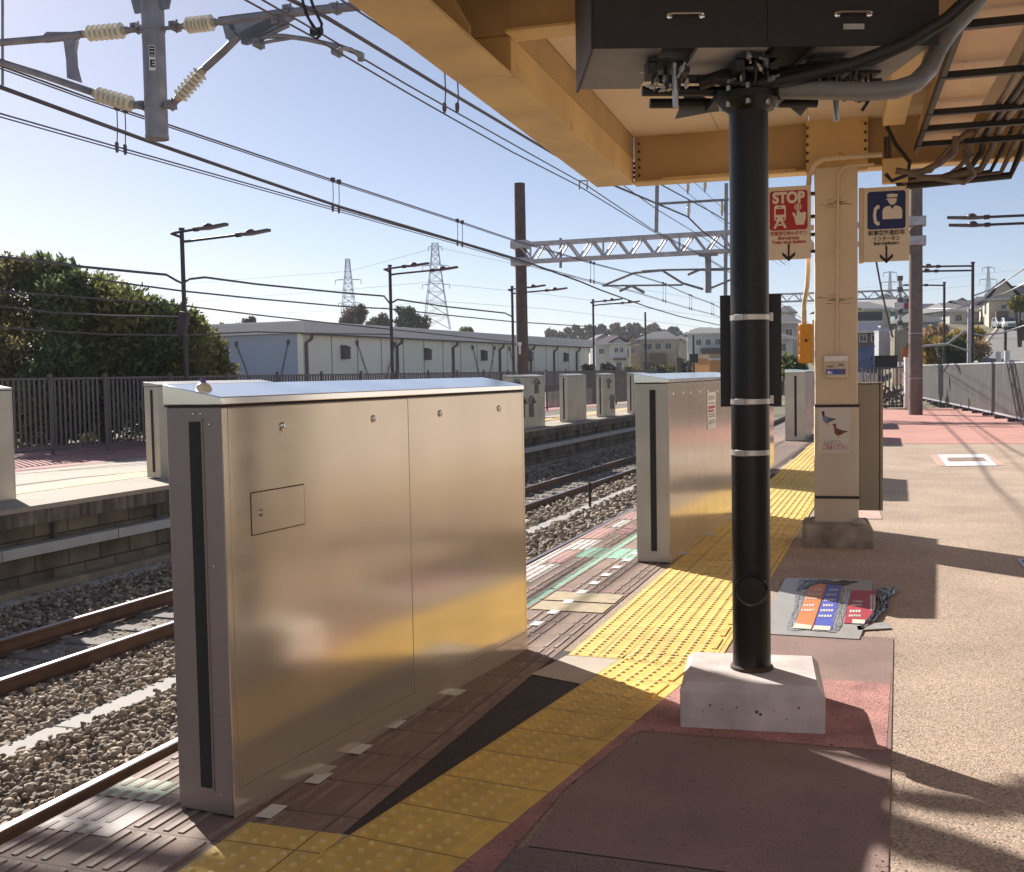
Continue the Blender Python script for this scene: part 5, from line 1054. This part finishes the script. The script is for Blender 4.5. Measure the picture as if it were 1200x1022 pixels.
house('wall_block', 'low orange wall left of the black column', 80, 828, 862, 442, 420, 419, mat('orange_wall', (.55, .27, .09), .8, var=.08), w_tan, .5, 2, 'flat', over=.05, cat='wall', group=None)
# right hand slope
house('house', 'cream gabled house with a steep navy roof at the right edge', 98, 1160, 1192, 384, 350, 327, mat('house_cream', (.66, .56, .43), .8, var=.05), r_navy, -.32, 10, 'gable_front', wins=((.5, .72, .14, .14), (.25, .25, .2, .25)), extra=[('balcony', w_brown, (.2, .62, -1.2, 0, .3, .55)), ('porch', w_brown, (.1, .8, -.8, 0, .0, .12))])
house('house', 'second navy roofed house cut by the right edge', 112, 1190, 1235, 372, 345, 331, w_white, r_navy, -.1, 9, 'gable_side')
house('house', 'white house with a pale grey roof left of the navy roofed house', 105, 1112, 1148, 392, 364, 352, w_white, r_light, .1, 8, 'hip', wins=((.3, .7, .2, .25), (.7, .7, .2, .25)))
house('house', 'dark roofed house squeezed behind the lamp post on the right', 112, 1140, 1164, 390, 362, 349, w_greyb, r_grey, .1, 8, 'gable_side', wins=((.4, .6, .3, .3),))
house('house', 'wide house with a pale blue grey roof above the fence', 115, 1082, 1112, 396, 376, 353, w_teal, mat('roof_blue_grey', (.16, .165, .185), .8, var=.08), .05, 9, 'gable_side', wins=((.6, .5, .2, .35),))
house('house', 'teal walled house with a dark hipped roof beside the grey brown pole', 98, 1082, 1100, 398, 376, 364, w_teal, r_grey, .1, 7, 'hip')
house('house', 'cream house with a broad grey roof seen under the interphone sign', 100, 1010, 1046, 400, 362, 350, mat('house_ivory', (.60, .55, .40), .8, var=.05), r_light, .3, 8, 'gable_side', wins=((.3, .5, .12, .2),))
house('house', 'pale grey house with a black roof strip low behind the pillar', 86, 1000, 1026, 402, 377, 366, w_greyb, r_grey, .1, 6, 'flat', wins=((.4, .75, .2, .3), (.75, .75, .2, .3)))
house('shed', 'dark brown shed with a bluish roof below the grey house', 72, 1000, 1036, 405, 388, 377, w_brown, mat('shed_roof', (.10, .095, .15), .6, var=.2), .1, 4, 'gable_side', cat='shed', group=None, wins=((.3, .5, .2, .4), (.7, .5, .2, .4)))
house('house', 'teal gabled house half behind the grey brown pole', 104, 1048, 1070, 398, 364, 346, w_teal, r_light, .1, 8, 'gable_front')
house('house', 'grey roofed houses row behind the black column, seen left of the pillar', 110, 898, 936, 410, 378, 366, w_greyb, r_grey, .1, 8, 'gable_side', wins=((.3, .6, .2, .3), (.7, .6, .2, .3)))
house('house', 'white house low between the black column and the pillar', 96, 904, 930, 424, 396, 386, w_white, r_grey, .2, 6, 'hip', wins=((.5, .6, .3, .3),))
house('house', 'beige house seen just left of the black column', 130, 838, 868, 436, 398, 386, w_beige, r_grey, .2, 8, 'hip')
# small houses packed over the rising slope on the right
hq = random.Random(17); wl_ = [w_white, w_beige, w_greyb, w_tan]; rf_ = [r_grey, r_light, r_pur, r_tan]; cn = ['white', 'beige', 'grey', 'tan']; rn = ['grey', 'pale grey', 'purple', 'brown']
hl = [('white house with a brown hipped roof high on the slope above the grey brown pole', 150, 1076, 1092, 372, 362, 354), ('beige house with a purple roof beside the tall lamp post on the slope', 160, 1118, 1136, 366, 356, 349), ('grey house with a pale roof far up the slope left of the navy roof', 170, 1142, 1158, 362, 352, 346), ('white house with a grey roof low on the slope behind the bushes', 118, 1096, 1116, 400, 386, 378), ('tan house with a brown roof above the road bend', 125, 1128, 1150, 396, 380, 371), ('small grey house beyond the interphone sign pole', 165, 1006, 1022, 372, 361, 354), ('white house with a purple roof behind the ivory house', 180, 1028, 1046, 358, 350, 344), ('beige house on the ridge left of the cream pillar', 170, 912, 930, 376, 365, 357), ('small tan house peeping out left of the black column', 150, 838, 850, 404, 392, 384), ('tiny white house between the purple roof and the beige house', 170, 733, 747, 410, 402, 396), ('pale house row end at the foot of the wooded hill', 190, 792, 806, 408, 398, 392), ('grey roofed house at the foot of the wooded hill', 190, 700, 716, 405, 397, 391)]
for i, (lab, d, x0, x1, yb, ye, ya) in enumerate(hl):
    k = hq.randrange(4); house('house', lab, d, x0, x1, yb, ye, ya, wl_[cn.index(lab.split()[0])] if lab.split()[0] in cn else wl_[[w in lab for w in cn].index(True)] if any(w in lab for w in cn) else w_beige, r_pur if 'purple' in lab else r_tan if 'brown' in lab else r_grey, hq.uniform(-.4, .4), 7, hq.choice(['hip', 'gable_side', 'gable_front']), wins=((.3, .65, .2, .25), (.7, .65, .2, .25)))
# ================================================================== RIGHT SLOPE: road, cars, plants
def slab(name, m, pix, z=.06):
    b = MB(); P = [hit(*q) for q in pix]; P = [Vector((p.x, p.y, p.z+z)) for p in P]; n = len(P)//2
    b.add(P, [(i, i+1, 2*n-2-i, 2*n-1-i) for i in range(n-1)]); return struct(name, b, m, smooth=0)
m_road = speckle(mat('road_asphalt', (.26, .24, .225), .9, var=.1, scale=.5), 20, (.2, .2, .2), (.7, .7, .7), .2, 0)
slab('road', m_road, [(1146, 428), (1152, 412), (1160, 398), (1168, 388), (1176, 383), (1215, 383), (1225, 395), (1235, 408), (1250, 425), (1260, 428)], .08)
slab('road_kerb', m_concL, [(1141, 428), (1149, 410), (1158, 396), (1167, 386), (1169, 387), (1160, 397.5), (1151.5, 411.5), (1145.5, 428)], .16)
def car(label, p, rz, body_m, L=4.2, W=1.7):
    t = thing('parked_car', label, 'car', p, rz, 'cars parked on the slope'); t.scale = (.72, .72, .72)
    b = MB(); b.ext([(-L/2, -W/2, .3), (L/2, -W/2, .3), (L/2, -W/2, .75), (L*.3, -W/2, .92), (L*.16, -W/2, 1.38), (-L*.3, -W/2, 1.45), (-L*.47, -W/2, .95), (-L/2, -W/2, .8)], (0, W, 0)); b.build('body', body_m, t, bevel=.08)
    b = MB(); b.bx(-L/2-.012, -L*.46, -W*.4, W*.4, .97, 1.32, Matrix.Rotation(0, 4, 'Y')); b.ext([(L*.29, -W*.42, .93), (L*.17, -W*.42, 1.36), (L*.185, -W*.42, 1.37), (L*.31, -W*.42, .94)], (0, W*.84, 0)); b.bx(-L*.27, L*.13, -W/2-.006, W/2+.006, .97, 1.32); b.build('window', m_win, t)
    for x in (-L*.31, L*.31):
        for y in (-W/2+.06, W/2-.06):
            b = MB(); b.cyl((x, y-.1, .3), (x, y+.1, .3), .31, n=18); wh = b.build('wheel', m_blk, t)
            b = MB(); b.cyl((x, y-.105, .3), (x, y+.105, .3), .18, n=12); b.build('rim', m_greyl, wh)
    for y in (-W*.36, W*.36):
        b = MB(); b.bx(L/2-.03, L/2+.012, y-.15, y+.15, .58, .72); b.build('headlight', m_chrome, t)
    b = MB(); b.bx(L/2-.02, L/2+.01, -W*.25, W*.25, .4, .56); b.build('grille', m_blk, t)
m_cw = mat('white_car_paint', (.68, .68, .69), .3, var=.03); m_cg = mat('grey_car_paint', (.3, .3, .33), .3, var=.05)
p = hit(1184, 387); car('white car parked at the top of the sloping road', (p.x, p.y, p.z+.05), V0-1.9, m_cw)
p = hit(1174, 386); car('pale grey car parked behind the white one by the road', (p.x, p.y+1, p.z+.05), V0-1.8, m_cg)
m_yl = foliage_mat('yellow_autumn_leaf', (.40, .27, .06)); m_pk = foliage_mat('pale_orange_leaf', (.46, .31, .17)); m_gn = foliage_mat('dark_green_leaf', (.05, .07, .025)); m_br = foliage_mat('brown_wood_leaf', (.105, .08, .055), .45); m_gy = foliage_mat('yellow_green_leaf', (.17, .15, .035))
def bush(name, label, cat, d, px, py, r, n, size, m, seed, k=9, group=None, trunk=None, zr=1.0):
    q = random.Random(seed); s = d/FPX; c0 = at(px, py, d); cl = [(c0, (r*.75, r*.75, r*.7*zr))]
    for i in range(k):
        a = q.uniform(0, 6.28); e = q.uniform(-.8, 1); f_ = r*.7; cl.append((c0+Vector((math.cos(a)*f_*(1-abs(e)*.4), math.sin(a)*f_*(1-abs(e)*.4), e*f_*zr)), (r*q.uniform(.3, .5),)*3))
    zg = height(c0.x, c0.y); return plant(name, label, cat, (c0.x, c0.y, min(zg, c0.z-r*zr)), cl, n, size, m, group, trunk or .1)
gb = 'bushes behind the right fence'
bush('bush', 'yellow autumn bush close behind the right fence beside the pole', 'bush', 62, 1092, 415, 1.0, 2600, .22, m_yl, 1, group=gb)
bush('bush', 'pale orange bush rising above the yellow one beside the pole', 'bush', 68, 1096, 398, .95, 2200, .22, m_pk, 2, group=gb)
bush('bush', 'dark green and yellow bush between two lamp posts', 'bush', 60, 1118, 418, 1.0, 2600, .22, m_gn, 3, group=gb)
bush('bush', 'golden bush left of the sloping road', 'bush', 66, 1132, 404, 1.15, 2600, .24, m_yl, 4, group=gb)
bush('bush', 'pale orange bush below the golden one by the kerb', 'bush', 64, 1143, 412, .8, 1600, .2, m_pk, 5, group=gb)
bush('bush', 'yellow green bush in front of the pink bush', 'bush', 63, 1106, 408, .9, 1800, .22, m_gy, 6, group=gb)
bush('tree', 'round yellow green tree at the right edge before the navy roof', 'tree', 74, 1195, 356, .72, 1800, .2, m_gy, 7, trunk=.07)
bush('shrub', 'small green shrubs under the navy roofed house', 'shrub', 80, 1199, 380, .35, 500, .22, m_gn, 8)
bush('bush', 'spiky green plant between the black column and the cream pillar', 'bush', 30, 930, 432, .36, 900, .3, m_leaf, 9)
# poles on the slope
def pole(label, px, y0, y1, d, r, m, group='poles behind the right fence', band=None):
    a = at(px, y1, d); z1 = at(px, y0, d).z; b = MB(); b.cyl((a.x, a.y, a.z-1.5), (a.x, a.y, z1), r, r*.85, 12)
    return single('utility_pole', b, m, label, 'pole', group)
pole('grey utility pole beside the lamp post above the right fence', 1136, 362, 430, 45, .10, m_galL); pole('second grey utility pole just right of it', 1139, 360, 430, 45, .09, m_galL)
pole('white and brown marker pole on the road side, right of the kerb', 1178, 385, 430, 48, .07, m_rustp); pole('short white pole before the marker pole', 1170, 412, 432, 44, .12, m_white); pole('white foot of the marker pole', 1180, 411, 432, 44, .12, m_white)
pole('slender pole in front of the houses in the middle distance', 757, 366, 445, 75, .075, m_lamp, 'poles before the distant houses'); pole('short pole with a black board before the white house', 813, 393, 445, 70, .075, m_lamp, 'poles before the distant houses')
pole('dark post before the beige house', 795.5, 419, 445, 66, .2, m_rustp, 'poles before the distant houses')
b = MB(); p = at(813, 425, 69.8); b.bx(-.27, .27, -.06, .06, 0, .55, Matrix.Translation(p) @ Matrix.Rotation(V0, 4, 'Z')); single('signal_board', b, m_bkmat, 'black square board on the short pole before the white house', 'board')
for l, pts in (('grey power cable running up to the navy roofed house, upper one', [(1136, 372, 45), (1140, 347, 46), (1165, 338, 50), (1185, 325, 48), (1215, 305, 44)]), ('grey power cable running up to the navy roofed house, lower one', [(1090, 362, 50), (1120, 362, 46), (1150, 353, 46), (1180, 343, 46), (1215, 325, 44)]), ('grey power cable sagging across the sloping road', [(1080, 406, 40), (1108, 404, 44), (1130, 388, 46), (1150, 393, 48), (1175, 390, 48), (1215, 377, 46)]), ('low grey cable along the bushes', [(1083, 405, 40), (1110, 403, 43), (1137, 412, 45)])):
    wire(l, pts, .04, 'cable', 'cables behind the right fence', m_galL)
# ================================================================== PLATFORM END CLUTTER under the interphone sign
def cbox(name, label, cat, d, x0, x1, y0, y1, m, dep=.5, turn=0, group=None, bev=.03, lid=None, split=None):
    s = d/FPX; c = at((x0+x1)/2, y1, d); t = thing(name, label, cat, c, V0+turn, group); W = (x1-x0)*s/2; h = (y1-y0)*s
    b = MB(); b.bx(-W, W, 0, dep, 0, h); b.build('body', m, t, bevel=bev)
    b = MB(); b.bx(-W*1.04, W*1.04, -.02, dep, h*.97, h*1.02); b.build('top', lid or m, t)
    b = MB(); b.bx(-W*.86, W*.86, -.015, 0, h*.08, h*.9); dr = b.build('door', m, t)
    b = MB(); b.bx(W*.6, W*.7, -.03, -.015, h*.45, h*.6); b.build('handle', m_bkmat, dr); return t
cbox('equipment_cabinet', 'pale grey equipment cabinet at the platform end under the interphone sign', 'cabinet', 46, 1030, 1048, 388, 420, m_greyl, .6)
cbox('equipment_cabinet', 'darker olive grey equipment cabinet touching the grey brown pole', 'cabinet', 45, 1048.5, 1066, 388, 424, m_ol, .6)
cbox('screen', 'black display screen seen from behind at the platform end', 'screen', 44, 1025, 1052, 417, 433, m_bkmat, .12)
cbox('machine', 'machine covered with a blue tarpaulin beside the cream pillar', 'machine', 45, 1003, 1025, 406, 436, mat('blue_tarp', (.13, .17, .32), .5, var=.4, scale=1.5), .6)
cbox('bin', 'pale grey bin at the foot of the blue machine, left one', 'bin', 41, 1003, 1015, 437, 458, m_greyl, .3, group='bins at the platform end')
cbox('bin', 'pale grey bin at the foot of the blue machine, right one', 'bin', 41, 1018, 1030, 438, 458, m_fss, .3, group='bins at the platform end')
cbox('meter_box', 'cream meter box standing at the end railing', 'meter box', 40.5, 1048, 1058, 432, 452, m_sgn, .3)
cbox('notice_board', 'small orange notice board left of the grey brown pole', 'notice board', 43, 1057, 1067, 408, 421, mat('orange_board', (.5, .15, .05), .6, var=.3, scale=6), .06)
cbox('gate_post', 'white gate post against the grey brown pole at the platform end', 'post', 39, 1060.5, 1066, 420, 478, m_white, .14)
sg = at(1054.5, 420, 52); t = thing('railway_signal', 'tall red banded railway signal post with a white board at the platform end', 'signal', (sg.x, sg.y, sg.z), V0)
s = 52/FPX; b = MB(); b.cyl((0, 0, -1), (0, 0, 92*s), .09, n=10); b.build('post', m_galL, t)
b = MB()
for k in range(7): b.lathe([(.14, k*.52+.5), (.14, k*.52+.72)], n=10)
b.build('red_band', m_lhead, t)
b = MB(); b.bx(-8*s, 3*s, -.14, -.1, 58*s, 65*s); b.build('white_board', m_white, t)
b = MB(); b.cyl((8*s, -.12, 61*s), (8*s, -.08, 61*s), 4*s, n=16); b.build('red_disc', m_sred, t)
b = MB(); b.cyl((0, 0, 85*s), (14*s, 0, 85*s), .04, n=6); b.build('arm', m_galL, t)
t0_ = thing('end_railing', 'dark bar railing closing the end of the platform', 'railing', at(1040, 478, 40.5), V0+.1)
s = 40.5/FPX; b = MB()
for k in range(13): b.bx((-30+k*4.6)*s-.02, (-30+k*4.6)*s+.02, -.02, .02, 0, 46*s)
b.build('bars', m_fdk, t0_, smooth=0); b = MB(); b.bx(-32*s, 27*s, -.03, .03, 46*s, 47.5*s); b.bx(-32*s, 27*s, -.03, .03, 14*s, 15.2*s); b.bx(-32*s, 27*s, -.03, .03, .02, .1); b.build('rails', m_fdk, t0_, smooth=0)
q = random.Random(3); b = MB(); c = at(1046, 474, 42.5)
for k in range(46):
    p = Vector((q.uniform(-.9, .6), q.uniform(-.2, .5), q.uniform(0, .75))); v = Vector((q.gauss(0, 1), q.gauss(0, .3), q.gauss(0, .7))).normalized()*q.uniform(.15, .4); b.tube([c+p-v, c+p+v], q.uniform(.02, .05), 5)
tag(b.build('scrap_pile', m_lhead, None, origin=tuple(c)), 'heap of dark pipes and timber behind the end railing', 'scrap pile')
b = MB(); b.tube([at(1026, 302, 40), at(1033, 340, 41), at(1040, 370, 43), at(1046, 395, 45)], .035, 6); single('stay_cable', b, m_wire, 'thick stay cable slanting down below the interphone sign', 'cable')
cbox('track_marker', 'low black marker post beside the cable trough between the tracks', 'marker', 15.8, 690, 693, 566, 594, m_bkmat, .04, bev=.004)
# ================================================================== FAR WOODS, TREES, PYLONS
def woods(name, label, d, prof, n, size, m, kind='stuff', cat='woods', seed=1):
    q = random.Random(seed); cl = []; s = d/FPX
    for px, py in prof:
        for k in range(6):
            x = px+q.uniform(-5, 5); r = q.uniform(3.0, 5.0)*s*1.0; y = py+3.5+k*4.5+q.uniform(-1, 2); cl.append((at(x, y, d+q.uniform(-6, 12)), (r, r, r*.85)))
    V, F = leaves([c for c, r in cl], [r for c, r in cl], n, size, aspect=1.5, shell=.5); o = np_mesh(name, V, F, m); return tag(o, label, cat, kind=kind)
woods('woods', 'grey brown wooded hill behind the distant houses', 330, [(640+5*k, 389-9*math.sin(math.pi*min(1, max(0, (5*k+10)/190.)))-3*math.sin(k*1.3)+(2 if k < 6 else 0)) for k in range(46)]+[(870+8*k, 392+k*.3) for k in range(20)], 42000, 1.0, m_br, seed=2)
woods('woods', 'dark ridge of woods showing over the warehouse roof', 210, [(262+8*k, 379+2*math.sin(k*2.)) for k in range(12)], 3000, .7, m_br, seed=3)
gt = 'trees behind the warehouse'
bush('tree', 'round dark tree behind the warehouse roof left of the lamp post', 'tree', 150, 414, 372, 2.1, 3800, .4, m_br, 21, group=gt, trunk=.3)
bush('tree', 'pair of dark conifers behind the warehouse right of the lamp post', 'tree', 150, 476, 376, 1.7, 3000, .36, m_gn, 22, group=gt, zr=1.3, trunk=.25)
bush('tree', 'brown bare looking tree between the round tree and the conifers', 'tree', 155, 446, 380, 1.5, 2200, .36, m_br, 23, group=gt, trunk=.25)
bush('tree', 'brown tree at the foot of the big pylon', 'tree', 155, 492, 379, 1.5, 2000, .36, m_br, 24, group=gt, trunk=.25)
bush('tree', 'low olive tree right of the big pylon foot', 'tree', 165, 546, 390, 1.2, 1200, .36, m_gy, 25, group=gt, trunk=.25, zr=.6)
bush('tree', 'small olive tree between the dark trees behind the warehouse', 'tree', 160, 436, 384, 1.0, 1000, .36, m_gy, 26, group=gt, trunk=.2)
bush('tree', 'dark tree over the blue grey warehouse end', 'tree', 160, 292, 380, 1.1, 1200, .36, m_br, 27, group=gt, trunk=.2)
# low scrub before the houses
gs = 'shrubs before the distant houses'
for k, (px, py, r, m, l) in enumerate(((712, 436, .8, m_gn, 'dark shrub before the white gabled house'), (742, 438, .9, m_gy, 'olive shrub left of the beige house'), (764, 437, 1.1, m_gn, 'dark shrub before the beige house'), (782, 438, .9, m_gy, 'yellowish shrub right of the beige house'), (803, 434, .9, m_gn, 'dark shrub by the short pole'), (820, 432, .8, m_gy, 'yellow green shrub left of the orange wall'), (690, 437, .7, m_gn, 'dark shrub at the warehouse end'), (915, 428, .9, m_gn, 'dark shrub low behind the column'))):
    bush('shrub', l, 'shrub', 95, px, py, r, 900, .3, m, 40+k, group=gs)
m_pyl = mat('pylon_steel', (.40, .44, .50), .6, .3, var=.05)
def pylon(label, px, yt, yb, d, wb, arms, hw=None):
    s = d/FPX; c = at(px, yb, d); Hh = (yb-yt)*s; t = thing('pylon', label, 'pylon', (c.x, c.y, c.z), V0, 'power pylons on the skyline'); b = MB(); r = s*.42
    def half(f_): return (wb*s/2)*(1-f_)**1.25 + 1.6*s*(1 if hw is None else hw)
    lv = [0, .16, .31, .44, .56, .67, .77, .86, .93, 1.0]
    for i in range(len(lv)-1):
        a, e = half(lv[i]), half(lv[i+1]); z0, z1 = lv[i]*Hh, lv[i+1]*Hh
        for sx in (-1, 1):
            for sy in (-1, 1): b.cyl((sx*a, sy*a, z0), (sx*e, sy*e, z1), r, n=4, cap=False)
        for sy in (-1, 1): b.cyl((-a, sy*a, z0), (e, sy*e, z1), r*.6, n=4, cap=False); b.cyl((a, sy*a, z0), (-e, sy*e, z1), r*.6, n=4, cap=False); b.cyl((-e, sy*e, z1), (e, sy*e, z1), r*.6, n=4, cap=False)
    b.build('tower', m_pyl, t, smooth=0)
    for f_, w_ in arms:
        b = MB()
        z = f_*Hh; hw_ = w_*s; a = half(f_)
        for sx in (-1, 1): b.cyl((0, 0, z+1.5*s), (sx*hw_, 0, z), r*.7, n=4, cap=False); b.cyl((sx*a, 0, z), (sx*hw_, 0, z), r*.7, n=4, cap=False); b.cyl((sx*hw_, 0, z), (sx*hw_, 0, z-5*s), r*.9, n=4, cap=False)
        b.build('crossarm', m_pyl, t, smooth=0)
    return t
pylon('big lattice pylon behind the warehouse, right of the lamp post', 512, 286, 386, 330, 24, ((.52, 16), (.74, 15), (.96, 8)), hw=2.2)
pylon('smaller lattice pylon left of the lamp post', 409, 304, 368, 420, 12, ((.62, 15), (.2, 12)), hw=1.4)
pylon('faint pylon under the interphone sign', 1043, 319, 362, 600, 5, ((.98, 8), (.72, 10)), hw=.4)
pylon('faint pylon left of the navy roof', 1158, 313, 352, 600, 5, ((.97, 7), (.62, 10)), hw=.4)
pylon('faint pylon top low behind the button box', 990, 335, 372, 640, 5, ((.9, 8),), hw=.4)
for l, pts in (('power line from the big pylon to the left, top', [(-40, 352, 420), (180, 335, 380), (409, 318, 360), (512, 290, 330), (700, 330, 380), (900, 365, 480)]), ('power line from the big pylon, second', [(-40, 380, 420), (240, 352, 380), (400, 340, 350), (500, 331, 330), (640, 345, 350), (860, 375, 450)]), ('power line from the big pylon, third', [(300, 368, 380), (440, 362, 350), (502, 352, 330), (640, 362, 350), (860, 388, 450)]), ('faint power line right of the pillar', [(900, 350, 500), (1043, 334, 600), (1158, 320, 600), (1250, 312, 600)]), ('second faint power line right of the pillar', [(900, 362, 500), (1043, 344, 600), (1158, 333, 600), (1250, 325, 600)])):
    wire(l, pts, .055 if pts[1][2] < 450 else .07, 'power_line', 'power lines of the pylons', m_pyl)
# small litter on the platform: dry leaf scraps and grit that collect along seams
n = 260; V = []; F = []
for k in range(n):
    z = rr.random()
    if z < .4: x, y = PW(-.03+rr.gauss(0, .02), rr.uniform(2.6, 6.4))
    elif z < .65: x, y = (-1.05+rr.gauss(0, .42), 4.8+rr.gauss(0, .38))
    elif z < .8: x, y = PW(-.87+abs(rr.gauss(0, .05)), rr.uniform(5, 12))
    else: x, y = PW(rr.uniform(-1.2, .3), rr.uniform(3, 14))
    s_ = rr.uniform(.0025, .007); a = rr.random()*6.28; zz_ = .013; o = len(V)
    for j in range(5): V.append((x+s_*math.cos(a+j*1.26)*rr.uniform(.5, 1.2), y+s_*math.sin(a+j*1.26)*rr.uniform(.5, 1.2), zz_+rr.random()*.003))
    F.append(tuple(range(o, o+5)))
b = MB(); b.add(V, F); o = b.build('litter', mat('dark_grit', (.05, .035, .03), .9, island=.5), smooth=0); tag(o, 'dark grit and leaf scraps lying along the pavement seams', 'litter', kind='stuff')
# ================================================================== HAZE
b = MB(); b.bx(-850, 850, -180, 1050, -3.5, 62)
m = bpy.data.materials.new('haze'); m.use_nodes = True; n = m.node_tree; n.nodes.remove(n.nodes['Principled BSDF']); v = n.nodes.new('ShaderNodeVolumePrincipled')
v.inputs['Color'].default_value = (.93, .95, 1, 1); v.inputs['Density'].default_value = .00045; v.inputs['Anisotropy'].default_value = 0.0; n.links.new(v.outputs[0], n.nodes['Material Output'].inputs['Volume'])
o = b.build('haze', m, smooth=0); tag(o, 'thin pale blue haze filling the air over the station and the distant hills', 'haze', kind='stuff')
